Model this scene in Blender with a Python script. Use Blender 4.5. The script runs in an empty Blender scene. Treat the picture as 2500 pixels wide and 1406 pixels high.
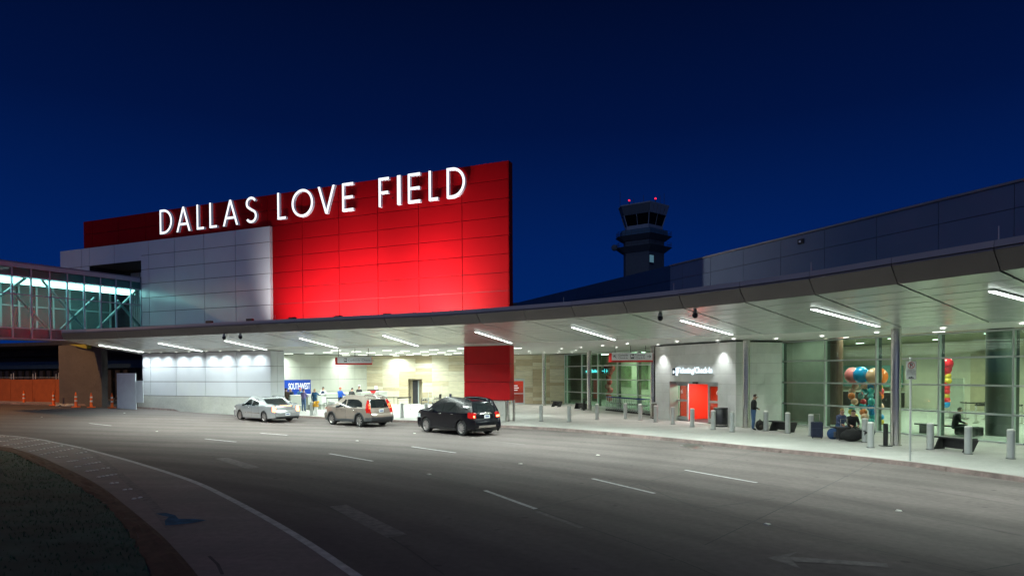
import bpy, bmesh, math, random
from mathutils import Vector, Matrix
random.seed(7)
SC = bpy.context.scene
C = SC.collection
R = math.radians

# ------------------------------------------------------------------ camera, sky, twilight, exposure
FPX, CX, CY, EYE = 1600.0, 1250.0, 937.0, 3.0          # focal length in px of a 2500 px wide frame
cam = bpy.data.objects.new('camera', bpy.data.cameras.new('camera'))
C.objects.link(cam)
cam.data.sensor_width = 36
cam.data.lens = 36 * FPX / 2500
cam.data.shift_y = (CY - 703) / 2500
cam.data.clip_start = .1
cam.data.clip_end = 3000
CAMM = Matrix.Translation((0, 0, EYE)) @ Matrix.Rotation(R(89), 4, 'X') @ Matrix.Rotation(R(-.286), 4, 'Z')
cam.matrix_world = CAMM
SC.camera = cam

world = bpy.data.worlds.new('World'); SC.world = world; world.use_nodes = True
nt = world.node_tree; nt.nodes.clear()
wo = nt.nodes.new('ShaderNodeOutputWorld'); bg = nt.nodes.new('ShaderNodeBackground')
tc = nt.nodes.new('ShaderNodeTexCoord'); sx = nt.nodes.new('ShaderNodeSeparateXYZ')
rp = nt.nodes.new('ShaderNodeValToRGB')
nt.links.new(tc.outputs['Generated'], sx.inputs[0]); nt.links.new(sx.outputs['Z'], rp.inputs[0])
cr = rp.color_ramp
cr.elements[0].position = 0.0; cr.elements[0].color = (.0006, .022, .145, 1)
cr.elements[1].position = 1.0; cr.elements[1].color = (.0004, .0022, .013, 1)
for p, c in ((.18, (.0005, .0145, .108, 1)), (.34, (.0004, .0066, .052, 1)), (.5, (.0004, .0034, .024, 1))):
    e_ = cr.elements.new(p); e_.color = c
nt.links.new(rp.outputs[0], bg.inputs[0]); bg.inputs[1].default_value = 1.0
nt.links.new(bg.outputs[0], wo.inputs[0])

sun = bpy.data.lights.new('twilight', 'SUN'); sun.energy = .36; sun.angle = R(70); sun.color = (.62, .69, 1.0)
so = bpy.data.objects.new('twilight', sun); C.objects.link(so)
so.rotation_euler = (R(62), 0, R(-16))

SC.view_settings.view_transform = 'Standard'; SC.view_settings.look = 'None'
SC.view_settings.exposure = 0; SC.view_settings.gamma = 1; SC.view_settings.use_curve_mapping = False
SC.cycles.use_denoising = True
SC.cycles.max_bounces = 8; SC.cycles.transparent_max_bounces = 24
SC.cycles.sample_clamp_indirect = 6; SC.cycles.caustics_reflective = False; SC.cycles.caustics_refractive = False

# ------------------------------------------------------------------ measuring helpers
def g(x, y=0):
    """ground rises gently towards the left end of the terminal"""
    t = -x - 17
    return .034 * min(17, t if t > 6 else (0 if t < -6 else (t + 6) ** 2 / 24))
CR3 = CAMM.to_3x3()
def ray(px, py): return (CR3 @ Vector(((px - CX) / FPX, -(py - CY) / FPX, -1))).normalized()
EYEV = Vector((0, 0, EYE))
def onz(px, py, z):
    d = ray(px, py); return EYEV + d * ((z - EYE) / d.z)
def ong(px, py, dz=0.0):
    d = ray(px, py); f = lambda s: EYE + d.z * s - g(d.x * s) - dz
    s = 3.0
    while f(s) > 0 and s < 150: s += .5
    a, b = s - .5, s
    for _ in range(30):
        m = (a + b) / 2
        if f(m) > 0: a = m
        else: b = m
    return EYEV + d * b
def onp(px, py, p0, n):
    d = ray(px, py); n = Vector((n[0], n[1], 0)); p0 = Vector((p0[0], p0[1], 0))
    return EYEV + d * ((p0 - EYEV).dot(n) / d.dot(n))
def ony(px, py, Y):
    d = ray(px, py); return EYEV + d * (Y / d.y)
KERB = .13
SOF = 4.60                                             # underside of the canopy
class Frame:
    """vertical wall frame: origin, unit direction along the wall, outward normal"""
    def __init__(s, o, e, towards=None):
        s.o = Vector((o[0], o[1], 0)); s.e = Vector((e[0], e[1], 0)).normalized()
        n = Vector((s.e.y, -s.e.x, 0)); t = EYEV if towards is None else Vector((towards[0], towards[1], 0))
        if n.dot(Vector((t.x, t.y, 0)) - s.o) < 0: n = -n
        s.n = n
    def p(s, u, d=0, z=0): return s.o + s.e * u + s.n * d + Vector((0, 0, z))
    def u(s, px, py=900, d=0):
        q = onp(px, py, s.o + s.n * d, s.n); return (q - s.o).dot(s.e)
    def uz(s, px, py, d=0):
        q = onp(px, py, s.o + s.n * d, s.n); return (q - s.o).dot(s.e), q.z
    def rz(s): return math.atan2(s.e.y, s.e.x)

# ------------------------------------------------------------------ mesh helpers
W = {}
def tag(o, label=None, cat=None, group=None, kind=None):
    if label: o['label'] = label
    if cat: o['category'] = cat
    if group: o['group'] = group
    if kind: o['kind'] = kind
    return o
def thing(name, label, cat, loc=(0, 0, 0), rz=0, group=None):
    o = bpy.data.objects.new(name, None); C.objects.link(o)
    o.location = loc; o.rotation_euler = (0, 0, rz); o.empty_display_size = .2
    W[o] = Matrix.Translation(loc) @ Matrix.Rotation(rz, 4, 'Z')
    return tag(o, label, cat, group)
def move(o, loc, rz=0):
    o.location = loc; o.rotation_euler = (0, 0, rz)
def copy_tree(o, parent=None):
    c = o.copy(); C.objects.link(c)
    if parent: c.parent = parent
    W[c] = Matrix.Identity(4)
    for ch in list(o.children): copy_tree(ch, c)
    return c
class MB:
    def __init__(s): s.v = []; s.f = []; s.m = []
    def add(s, vs, fs, mi=0):
        k = len(s.v); s.v += [Vector(v) for v in vs]
        s.f += [tuple(i + k for i in f) for f in fs]; s.m += [mi] * len(fs); return s
    def hexa(s, p, mi=0):
        """8 points: bottom loop 0-3, top loop 4-7"""
        return s.add(p, [(3, 2, 1, 0), (4, 5, 6, 7), (0, 1, 5, 4), (1, 2, 6, 5), (2, 3, 7, 6), (3, 0, 4, 7)], mi)
    def box(s, c, d, rz=0, mi=0):
        c = Vector(c); ca, sa = math.cos(rz), math.sin(rz); P = []
        for z in (-.5, .5):
            for x, y in ((-.5, -.5), (.5, -.5), (.5, .5), (-.5, .5)):
                a, b = x * d[0], y * d[1]; P.append(c + Vector((a * ca - b * sa, a * sa + b * ca, z * d[2])))
        return s.hexa(P, mi)
    def fbox(s, F, u0, u1, d0, d1, z0, z1, mi=0):
        P = [F.p(u, d, z) for z in (z0, z1) for u, d in ((u0, d1), (u1, d1), (u1, d0), (u0, d0))]
        return s.hexa(P, mi)
    def cyl(s, a, b, r, r2=None, n=12, mi=0, caps=True):
        a, b = Vector(a), Vector(b); r2 = r if r2 is None else r2
        d = (b - a).normalized(); t = Vector((0, 0, 1)) if abs(d.z) < .9 else Vector((1, 0, 0))
        x = d.cross(t).normalized(); y = d.cross(x); P = []
        for c, q in ((a, r), (b, r2)):
            for i in range(n):
                w = 2 * math.pi * i / n; P.append(c + (x * math.cos(w) + y * math.sin(w)) * q)
        F = [(i, (i + 1) % n, n + (i + 1) % n, n + i) for i in range(n)]
        if caps: F += [tuple(range(n))[::-1], tuple(range(n, 2 * n))]
        return s.add(P, F, mi)
    def tube(s, pts, r, n=8, mi=0):
        for a, b in zip(pts[:-1], pts[1:]): s.cyl(a, b, r, r, n, mi)
        for p in pts[1:-1]: s.ball(p, (r, r, r), n, 5, mi)
        return s
    def ball(s, c, r, nu=12, nv=8, mi=0, rot=None):
        c = Vector(c); r = (r, r, r) if isinstance(r, (int, float)) else r; P = []; F = []
        for j in range(nv + 1):
            a = math.pi * j / nv
            for i in range(nu):
                b = 2 * math.pi * i / nu
                q = Vector((r[0] * math.sin(a) * math.cos(b), r[1] * math.sin(a) * math.sin(b), r[2] * math.cos(a)))
                P.append(c + (rot @ q if rot else q))
        for j in range(nv):
            for i in range(nu):
                k = (i + 1) % nu; F.append((j * nu + i, (j + 1) * nu + i, (j + 1) * nu + k, j * nu + k))
        return s.add(P, F, mi)
    def lathe(s, prof, c=(0, 0, 0), axis='Z', n=20, mi=0):
        c = Vector(c); P = []; F = []
        for r, h in prof:
            for i in range(n):
                w = 2 * math.pi * i / n; a, b = r * math.cos(w), r * math.sin(w)
                P.append(c + (Vector((a, b, h)) if axis == 'Z' else Vector((a, h, b))))
        for j in range(len(prof) - 1):
            for i in range(n):
                k = (i + 1) % n; F.append((j * n + i, j * n + k, (j + 1) * n + k, (j + 1) * n + i))
        return s.add(P, F, mi)
    def prism(s, poly, f0, f1, mi=0):
        """extrude a 2d polygon between two mappings"""
        n = len(poly); P = [f0(*p) for p in poly] + [f1(*p) for p in poly]
        F = [tuple(range(n))[::-1], tuple(range(n, 2 * n))] + [(i, (i + 1) % n, n + (i + 1) % n, n + i) for i in range(n)]
        return s.add(P, F, mi)
    def strip(s, A, B, mi=0):
        n = len(A); return s.add(list(A) + list(B), [(i, i + 1, n + i + 1, n + i) for i in range(n - 1)], mi)
    def build(s, name, mats, parent=None, smooth=0, bevel=0, kind=None):
        me = bpy.data.meshes.new(name)
        vs = s.v
        if parent is not None:
            inv = W[parent].inverted(); vs = [inv @ v for v in vs]
        me.from_pydata([tuple(v) for v in vs], [], s.f)
        mats = mats if isinstance(mats, (list, tuple)) else [mats]
        for m in mats: me.materials.append(m)
        if len(mats) > 1: me.polygons.foreach_set('material_index', s.m)
        bm = bmesh.new(); bm.from_mesh(me)
        if bevel:
            bmesh.ops.bevel(bm, geom=list(bm.edges), offset=bevel, segments=1, affect='EDGES', clamp_overlap=True)
        bmesh.ops.recalc_face_normals(bm, faces=list(bm.faces)); bm.to_mesh(me); bm.free()
        if smooth:
            me.polygons.foreach_set('use_smooth', [True] * len(me.polygons)); me.set_sharp_from_angle(angle=R(smooth))
        o = bpy.data.objects.new(name, me); C.objects.link(o)
        if parent is not None: o.parent = parent; W[o] = W[parent]
        else: W[o] = Matrix.Identity(4)
        if kind: o['kind'] = kind
        return o
def shared(name, me, loc, rz, parent, mat=None):
    """another object on existing mesh data, placed in world coordinates under a parent"""
    o = bpy.data.objects.new(name, me); C.objects.link(o); o.parent = parent
    o.matrix_local = W[parent].inverted() @ Matrix.Translation(loc) @ Matrix.Rotation(rz, 4, 'Z')
    W[o] = W[parent]
    if mat:
        o.material_slots[0].link = 'OBJECT'; o.material_slots[0].material = mat
    return o
def local_mesh(mb, name, mat, bevel=0):
    o = mb.build(name, mat, None, bevel=bevel); me = o.data; bpy.data.objects.remove(o); return me
def text_mesh(s, size, mat, name='lettering', extrude=.004, align='LEFT', space=1.0, bold=0):
    cu = bpy.data.curves.new(name, 'FONT'); cu.body = s; cu.size = size; cu.extrude = extrude; cu.align_x = align
    cu.space_character = space; cu.offset = bold; cu.resolution_u = 2
    t = bpy.data.objects.new(name, cu); C.objects.link(t)
    dg = bpy.context.evaluated_depsgraph_get(); me = bpy.data.meshes.new_from_object(t.evaluated_get(dg))
    bpy.data.objects.remove(t); bpy.data.curves.remove(cu); me.name = name
    me.materials.clear(); me.materials.append(mat); return me
def text_on(F, u, d, z, s, size, mat, parent, align='LEFT', flip=False, **k):
    """lettering standing on a wall frame, reading left to right for the viewer"""
    me = text_mesh(s, size, mat, align=align, **k)
    o = bpy.data.objects.new('lettering', me); C.objects.link(o); o.parent = parent
    right = F.n.cross(Vector((0, 0, 1))) * -1
    M3 = Matrix((right, Vector((0, 0, 1)), F.n)).transposed().to_4x4()
    if flip: M3 = M3 @ Matrix.Scale(-1, 4, (1, 0, 0))
    o.matrix_local = W[parent].inverted() @ Matrix.Translation(F.p(u, d, z)) @ M3
    W[o] = W[parent]; return o

# ------------------------------------------------------------------ materials
def mat(name, col, rough=.5, metal=0, var=.12, scale=2.0, bump=0, emit=0, ecol=None, coat=0, spec=.5, stretch=None, detail=6):
    m = bpy.data.materials.new(name); m.use_nodes = True; t = m.node_tree; b = t.nodes['Principled BSDF']
    b.inputs['Base Color'].default_value = (*col, 1); b.inputs['Roughness'].default_value = rough
    b.inputs['Metallic'].default_value = metal; b.inputs['Coat Weight'].default_value = coat
    b.inputs['Specular IOR Level'].default_value = spec
    if emit:
        b.inputs['Emission Color'].default_value = (*(ecol or col), 1); b.inputs['Emission Strength'].default_value = emit
    if var or bump:
        tc = t.nodes.new('ShaderNodeTexCoord'); mp = t.nodes.new('ShaderNodeMapping'); nz = t.nodes.new('ShaderNodeTexNoise')
        nz.inputs['Scale'].default_value = scale; nz.inputs['Detail'].default_value = detail; nz.inputs['Roughness'].default_value = .62
        if stretch: mp.inputs['Scale'].default_value = stretch
        t.links.new(tc.outputs['Object'], mp.inputs[0]); t.links.new(mp.outputs[0], nz.inputs['Vector'])
        if var:
            mr = t.nodes.new('ShaderNodeMapRange'); mr.inputs[1].default_value = .3; mr.inputs[2].default_value = .7
            mr.inputs[3].default_value = 1 - var; mr.inputs[4].default_value = 1 + var
            mx = t.nodes.new('ShaderNodeVectorMath'); mx.operation = 'SCALE'; mx.inputs[0].default_value = col
            t.links.new(nz.outputs['Fac'], mr.inputs[0]); t.links.new(mr.outputs[0], mx.inputs['Scale'])
            t.links.new(mx.outputs[0], b.inputs['Base Color'])
        if bump:
            bp = t.nodes.new('ShaderNodeBump'); bp.inputs['Strength'].default_value = bump; bp.inputs['Distance'].default_value = .02
            t.links.new(nz.outputs['Fac'], bp.inputs['Height']); t.links.new(bp.outputs[0], b.inputs['Normal'])
    return m
def emitter(name, col, s):
    m = bpy.data.materials.new(name); m.use_nodes = True; t = m.node_tree; t.nodes.clear()
    e = t.nodes.new('ShaderNodeEmission'); o = t.nodes.new('ShaderNodeOutputMaterial')
    e.inputs[0].default_value = (*col, 1); e.inputs[1].default_value = s; t.links.new(e.outputs[0], o.inputs[0]); return m
def glass(name, tint, refl=.045, rough=.02):
    m = bpy.data.materials.new(name); m.use_nodes = True; t = m.node_tree; t.nodes.clear()
    o = t.nodes.new('ShaderNodeOutputMaterial'); mx = t.nodes.new('ShaderNodeMixShader')
    tr = t.nodes.new('ShaderNodeBsdfTransparent'); gl = t.nodes.new('ShaderNodeBsdfGlossy'); fr = t.nodes.new('ShaderNodeFresnel')
    t.nodes.remove(fr); lw = t.nodes.new('ShaderNodeLayerWeight'); lw.inputs[0].default_value = .5
    pw = t.nodes.new('ShaderNodeMath'); pw.operation = 'POWER'; pw.inputs[1].default_value = 5; fr = t.nodes.new('ShaderNodeMath'); fr.operation = 'MULTIPLY_ADD'
    fr.inputs[1].default_value = .9; fr.inputs[2].default_value = refl; t.links.new(lw.outputs['Facing'], pw.inputs[0]); t.links.new(pw.outputs[0], fr.inputs[0])
    tr.inputs[0].default_value = (*tint, 1); gl.inputs['Roughness'].default_value = rough
    t.links.new(fr.outputs[0], mx.inputs[0]); t.links.new(tr.outputs[0], mx.inputs[1]); t.links.new(gl.outputs[0], mx.inputs[2])
    t.links.new(mx.outputs[0], o.inputs[0]); return m
def concrete(name, col, joints=0, scale=.35, dirt=.35, rough=.72, fine=.1, polar=None):
    """weathered concrete: broad stains, long streaks, fine grain"""
    m = bpy.data.materials.new(name); m.use_nodes = True; t = m.node_tree; b = t.nodes['Principled BSDF']; N = t.nodes.new; L = t.links.new
    tc = N('ShaderNodeTexCoord'); n1 = N('ShaderNodeTexNoise'); n2 = N('ShaderNodeTexNoise'); n3 = N('ShaderNodeTexNoise'); mp = N('ShaderNodeMapping')
    mp.inputs['Rotation'].default_value = (0, 0, R(38)); mp.inputs['Scale'].default_value = (.10, .9, 1)
    for n, sc, dt in ((n1, scale, 7), (n2, 1.2, 5), (n3, 60, 3)):
        n.inputs['Scale'].default_value = sc; n.inputs['Detail'].default_value = dt; n.inputs['Roughness'].default_value = .65
    L(tc.outputs['Object'], n1.inputs['Vector']); 
    band = None
    if polar:                                              # streaks and wheel tracks follow the bend of the road
        sb = N('ShaderNodeVectorMath'); sb.operation = 'SUBTRACT'; sb.inputs[1].default_value = (polar[0], polar[1], 0); L(tc.outputs['Object'], sb.inputs[0])
        se = N('ShaderNodeSeparateXYZ'); L(sb.outputs[0], se.inputs[0]); le = N('ShaderNodeVectorMath'); le.operation = 'LENGTH'; L(sb.outputs[0], le.inputs[0])
        at_ = N('ShaderNodeMath'); at_.operation = 'ARCTAN2'; L(se.outputs['Y'], at_.inputs[0]); L(se.outputs['X'], at_.inputs[1])
        am = N('ShaderNodeMath'); am.operation = 'MULTIPLY'; am.inputs[1].default_value = 5.5; L(at_.outputs[0], am.inputs[0])
        rm_ = N('ShaderNodeMath'); rm_.operation = 'MULTIPLY'; rm_.inputs[1].default_value = .95; L(le.outputs['Value'], rm_.inputs[0])
        cb = N('ShaderNodeCombineXYZ'); L(am.outputs[0], cb.inputs[0]); L(rm_.outputs[0], cb.inputs[1]); L(cb.outputs[0], n2.inputs['Vector'])
        fq = N('ShaderNodeMath'); fq.operation = 'MULTIPLY'; fq.inputs[1].default_value = 2 * math.pi / 1.85; L(le.outputs['Value'], fq.inputs[0])
        sn = N('ShaderNodeMath'); sn.operation = 'SINE'; L(fq.outputs[0], sn.inputs[0])
        band = N('ShaderNodeMapRange'); band.inputs[1].default_value = -.2; band.inputs[2].default_value = 1; band.inputs[3].default_value = 1.03; band.inputs[4].default_value = .86; L(sn.outputs[0], band.inputs[0])
    else:
        L(tc.outputs['Object'], mp.inputs[0]); L(mp.outputs[0], n2.inputs['Vector'])
    L(tc.outputs['Object'], n3.inputs['Vector'])
    def rng(n, a, bb):
        r = N('ShaderNodeMapRange'); r.inputs[1].default_value = .3; r.inputs[2].default_value = .7; r.inputs[3].default_value = a; r.inputs[4].default_value = bb
        L(n.outputs['Fac'], r.inputs[0]); return r
    a = rng(n1, 1 - dirt, 1 + dirt * .55); c = rng(n2, 1 - dirt * .75, 1 + dirt * .4); d = rng(n3, 1 - fine, 1 + fine)
    q = N('ShaderNodeMath'); q.operation = 'MULTIPLY'; L(a.outputs[0], q.inputs[0]); L(c.outputs[0], q.inputs[1])
    w = N('ShaderNodeMath'); w.operation = 'MULTIPLY'; L(q.outputs[0], w.inputs[0]); L(d.outputs[0], w.inputs[1])
    v = N('ShaderNodeVectorMath'); v.operation = 'SCALE'; v.inputs[0].default_value = col; L(w.outputs[0], v.inputs['Scale'])
    vo = N('ShaderNodeTexVoronoi'); vo.inputs['Scale'].default_value = 1.1; n4 = N('ShaderNodeTexNoise'); n4.inputs['Scale'].default_value = 7; n4.inputs['Detail'].default_value = 6
    L(tc.outputs['Object'], n4.inputs['Vector']); vm = N('ShaderNodeVectorMath'); vm.operation = 'MULTIPLY_ADD'; vm.inputs[1].default_value = (.12, .12, .12); L(n4.outputs['Color'], vm.inputs[0]); L(tc.outputs['Object'], vm.inputs[2]); L(vm.outputs[0], vo.inputs['Vector'])
    dr_ = N('ShaderNodeMapRange'); dr_.inputs[1].default_value = .05; dr_.inputs[2].default_value = .10; dr_.inputs[3].default_value = 1 - dirt * 1.3; dr_.inputs[4].default_value = 1; L(vo.outputs['Distance'], dr_.inputs[0])
    md = rng(n4, 1 - dirt * .4, 1 + dirt * .4); w2 = N('ShaderNodeMath'); w2.operation = 'MULTIPLY'; L(dr_.outputs[0], w2.inputs[0]); L(md.outputs[0], w2.inputs[1])
    if band:
        w3 = N('ShaderNodeMath'); w3.operation = 'MULTIPLY'; L(w2.outputs[0], w3.inputs[0]); L(band.outputs[0], w3.inputs[1]); w2 = w3
    v2 = N('ShaderNodeVectorMath'); v2.operation = 'SCALE'; L(v.outputs[0], v2.inputs[0]); L(w2.outputs[0], v2.inputs['Scale'])
    L(v2.outputs[0], b.inputs['Base Color'])
    rr = rng(n1, rough - .15, rough + .12); L(rr.outputs[0], b.inputs['Roughness'])
    if polar: b.inputs['Specular IOR Level'].default_value = .15
    bp = N('ShaderNodeBump'); bp.inputs['Strength'].default_value = .25; bp.inputs['Distance'].default_value = .01
    L(n3.outputs['Fac'], bp.inputs['Height']); L(bp.outputs[0], b.inputs['Normal']); return m

M_road = concrete('road_concrete', (.150, .128, .124), scale=.3, dirt=.24, rough=.86, polar=(-23, -6))
M_pave = concrete('pavement_concrete', (.43, .42, .40), scale=.5, dirt=.16, rough=.7)
M_apron = concrete('apron_concrete', (.21, .17, .165), scale=.6, dirt=.3)
M_kerb = concrete('kerb_concrete', (.27, .20, .185), scale=1.5, dirt=.4)
M_joint = mat('joint_sealant', (.055, .05, .05), .8, var=.3, scale=3)
M_paint = mat('road_paint', (.42, .41, .41), .6, var=.35, scale=5, detail=10)
M_paintold = mat('worn_road_paint', (.172, .15, .148), .85, var=.4, scale=6, detail=10)
M_stud = mat('ceramic_stud', (.68, .66, .60), .3)
M_soil = mat('bare_soil', (.075, .045, .03), .95, var=.5, scale=3, bump=.8)
M_lawn = mat('lawn_ground', (.018, .060, .046), .95, var=.55, scale=.8, bump=.8)
M_blade = mat('grass_blade', (.03, .10, .05), .8, var=.4, scale=.8)
M_water = mat('puddle_sky_tint', (.03, .11, .19), .85, var=.5, scale=5, spec=.1)  # matte blue stands in for sky reflected in the puddle
M_soffit = mat('soffit_panel', (.68, .73, .69), .24, .35, var=.05, scale=.7)
M_ceil = mat('ceiling_white', (.66, .67, .64), .55, 0, var=.04)
M_coping = mat('coping_metal', (.62, .57, .53), .45, .2, var=.06, scale=.8)
M_fascia = mat('fascia_metal', (.31, .29, .27), .42, .25, var=.08, scale=.8)
M_roofdark = mat('roof_membrane', (.10, .10, .11), .85)
M_redpylon = mat('pylon_red', (.50, .006, .010), .4, 0, var=.05, spec=.3)
M_red = mat('red_panel', (.26, .0016, .0042), .55, 0, spec=.06, var=.06, scale=.4)
M_redcore = mat('red_wall_core', (.10, .004, .006), .7)
M_white = mat('white_panel', (.62, .64, .68), .22, 0, var=.04, scale=.5)
M_core = mat('wall_core_dark', (.03, .03, .035), .8)
M_plinth = concrete('plinth_concrete', (.50, .50, .47), scale=.8, dirt=.14)
M_navy = mat('dark_blue_panel', (.035, .075, .15), .45, .1, var=.06)
M_grey = mat('upper_wall_panel', (.17, .225, .30), .35, .2, var=.06, scale=.4)
M_steel = mat('brushed_steel', (.60, .58, .54), .24, .95, var=.08, scale=6, stretch=(1, 1, .05))
M_alu = mat('aluminium_frame', (.55, .60, .60), .4, .35, var=.05)
M_darkmetal = mat('dark_metal', (.05, .05, .055), .42, .6)
M_black = mat('black_plastic', (.012, .012, .013), .4)
M_bollard = mat('bollard_grey', (.46, .48, .47), .4, .3, var=.06)
M_letter = emitter('letter_face', (.88, .94, 1), 1.5)
M_letterside = mat('letter_return', (.75, .78, .85), .4, emit=.09, ecol=(.66, .76, 1), var=0)
M_tube = emitter('linear_lamp', (.90, 1, .94), 5)
M_bar = emitter('bar_lamp', (.96, 1, .90), 6)
M_fin = mat('dark_green_fin', (.03, .055, .045), .35)
M_dl = emitter('downlight_lens', (1, .98, .92), 12)
M_glass = glass('clear_glass', (.77, .925, .85))
M_glassteal = glass('teal_glass', (.60, .88, .86))
M_glassgreen = glass('green_glass', (.66, .86, .73))
M_stones = [mat('limestone_%s' % n, c, .75, var=.14, scale=3, stretch=(.5, .5, 3)) for n, c in (
    ('cream', (.60, .55, .40)), ('sand', (.54, .47, .32)), ('pale', (.64, .60, .47)), ('tan', (.46, .38, .25)), ('light', (.62, .57, .43)))]
M_pstone = [mat('white_stone_%s' % n, c, .55, var=.06, scale=2) for n, c in (('a', (.78, .80, .77)), ('b', (.75, .77, .74)), ('c', (.80, .81, .79)))]
M_backpanel = mat('check_in_panel', (.47, .48, .42), .5, var=.05)
M_counter = mat('counter_laminate', (.50, .52, .47), .5, var=.05)
M_countertop = mat('counter_top', (.75, .76, .72), .35)
M_blue = mat('blue_board', (.001, .042, .34), .4, emit=.10, ecol=(.0, .08, .6), var=.03)
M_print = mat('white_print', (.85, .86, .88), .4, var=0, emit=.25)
M_signface = mat('sign_face', (.74, .78, .80), .4, var=.03)
M_signred = mat('sign_red', (.55, .02, .02), .4, var=.05)
M_signtxt = mat('sign_dark_print', (.03, .04, .05), .5, var=0)
M_signgrey = mat('sign_grey_print', (.22, .24, .27), .5, var=0)
M_cream = mat('cream_wall', (.68, .66, .54), .6, var=.06)
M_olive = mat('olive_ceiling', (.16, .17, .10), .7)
M_greenwall = mat('sage_wall', (.34, .37, .31), .6)
M_hallfloor = mat('terrazzo', (.36, .38, .35), .25, var=.1, scale=4)
M_tealwall = mat('teal_textured_wall', (.20, .42, .38), .3, var=.2, scale=5, bump=.5)
M_darkcol = mat('dark_column', (.045, .06, .05), .3)
M_brown = mat('brown_column', (.09, .05, .035), .35)
M_orange = mat('orange_mesh', (.36, .085, .02), .8, var=.15, scale=2)
M_cone = mat('orange_rubber', (.85, .16, .02), .55, var=.08)
M_conewhite = mat('reflective_band', (.8, .8, .78), .35)
M_conc = concrete('column_concrete', (.115, .105, .10), scale=.7, dirt=.2)
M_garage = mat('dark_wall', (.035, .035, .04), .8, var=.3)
M_beamblue = mat('blue_beam', (.03, .07, .12), .5, .2)
M_yellow = mat('yellow_beam', (.35, .33, .04), .6)
M_board = mat('white_board', (.74, .80, .82), .6, var=.06)
M_skyframe = mat('skywalk_frame', (.42, .46, .56), .4, .3, var=.05)
M_sktrim = mat('skywalk_trim', (.22, .25, .32), .5, .2)
M_brace = mat('steel_brace', (.33, .42, .42), .5, .2)
M_tower = mat('tower_concrete', (.07, .10, .125), .8, var=.12)
M_towerpale = mat('tower_panel', (.20, .26, .33), .6, var=.08)
M_beltpanel = mat('tower_belt', (.05, .13, .21), .6, var=.08)
M_beacon = emitter('beacon_red', (1, .012, .03), 4)
M_skywin = emitter('lit_window', (.25, .55, .75), .25)
M_skin = mat('skin', (.48, .28, .20), .5, var=.05)
M_hairdk = mat('hair_dark', (.03, .02, .016), .6)
M_hairbl = mat('hair_blonde', (.42, .28, .10), .6)
def cloth(n, c): return mat(n, c, .85, var=.15, scale=9, bump=.1)

# ------------------------------------------------------------------ terminal geometry measured from the photograph
RF = Frame((-.17, 38.3), (-.918, .396))                # red sign wall; u grows to the left
WF = Frame(RF.p(0, .28)[:2], RF.e[:2])                 # white block, just proud of it
GF = Frame((14.66, 35.65), (.40, -.917))               # main glazed front; u grows towards the camera
pa, pb = ong(1600, 1022, KERB), ong(1796, 1042, KERB)
PF = Frame(pa[:2], (pb - pa)[:2])                      # entrance portal
PLEN = (pb - pa).length
sA, sB = Vector((-13.5, 61.0, 0)), Vector((4.75, 59.3, 0))
SF = Frame(sA[:2], (sB - sA)[:2])                      # limestone wall
SLEN = (sB - sA).length
cA = Vector((-18.4, 52.8, 0))
BF = Frame(cA[:2], (sA - cA)[:2], towards=(0, 40))     # check-in back wall
BLEN = (sA - cA).length
G1 = Frame(sB[:2], (.40, -.917))                       # smaller glazed front beside the limestone
q0 = WF.p(WF.u(345))
KF = Frame(q0[:2], (-.481, -.877), towards=(0, 30))    # skywalk side; u grows to the left / nearer

# ------------------------------------------------------------------ ground
def gridmesh(x0, x1, y0, y1, step, z):
    mb = MB(); nx, ny = int((x1 - x0) / step), int((y1 - y0) / step)
    vs = [(x0 + i * step, y0 + j * step, g(x0 + i * step, y0 + j * step) + z) for j in range(ny + 1) for i in range(nx + 1)]
    w = nx + 1
    return mb.add(vs, [(j * w + i, j * w + i + 1, (j + 1) * w + i + 1, (j + 1) * w + i) for j in range(ny) for i in range(nx)])
ground = MB().add([(-1500, -300, -.6), (1500, -300, -.6), (1500, 2000, -.6), (-1500, 2000, -.6)], [(0, 1, 2, 3)]).build('ground', mat('far_ground', (.05, .05, .045), .9), kind='structure')
road = gridmesh(-75, 60, -15, 75, 1.5, 0).build('road', M_road, kind='structure')

kerb_px = [(-260, 979), (-120, 982), (0, 985.5), (140, 989), (288, 994), (430, 1003), (587, 1012.6), (723, 1019), (795, 1023), (940, 1029), (1031, 1033), (1130, 1038), (1218, 1043.5),
           (1343, 1050), (1468, 1060), (1588, 1071.5), (1708, 1084), (1852, 1099.5), (2052, 1119), (2212, 1137), (2308, 1150), (2500, 1178), (2750, 1218), (3100, 1280)]
kpts = [ong(*p) for p in kerb_px]
def resample(pts, step):
    """Catmull-Rom through pts, then even spacing"""
    P = [pts[0] * 2 - pts[1]] + list(pts) + [pts[-1] * 2 - pts[-2]]; out = []
    for i in range(1, len(P) - 2):
        for k in range(24):
            t = k / 24; a, b, c, d = P[i - 1], P[i], P[i + 1], P[i + 2]
            out.append(.5 * ((2 * b) + (c - a) * t + (2 * a - 5 * b + 4 * c - d) * t * t + (3 * b - a - 3 * c + d) * t ** 3))
    out.append(pts[-1]); res = [out[0]]; acc = 0
    for a, b in zip(out[:-1], out[1:]):
        l = (b - a).length
        while acc + l >= step and l > 0:
            r = (step - acc) / l; a = a + (b - a) * r; l = (b - a).length; res.append(a.copy()); acc = 0
        acc += l
    if (res[-1] - out[-1]).length > step * .3: res.append(out[-1])
    return res
def sides(pts):
    """unit normals to the left of travel, in plan"""
    n = []
    for i in range(len(pts)):
        a, b = pts[max(0, i - 1)], pts[min(len(pts) - 1, i + 1)]; d = Vector((b.x - a.x, b.y - a.y, 0)).normalized(); n.append(Vector((-d.y, d.x, 0)))
    return n
def drop(p, dz): return Vector((p.x, p.y, g(p.x, p.y) + dz))
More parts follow.
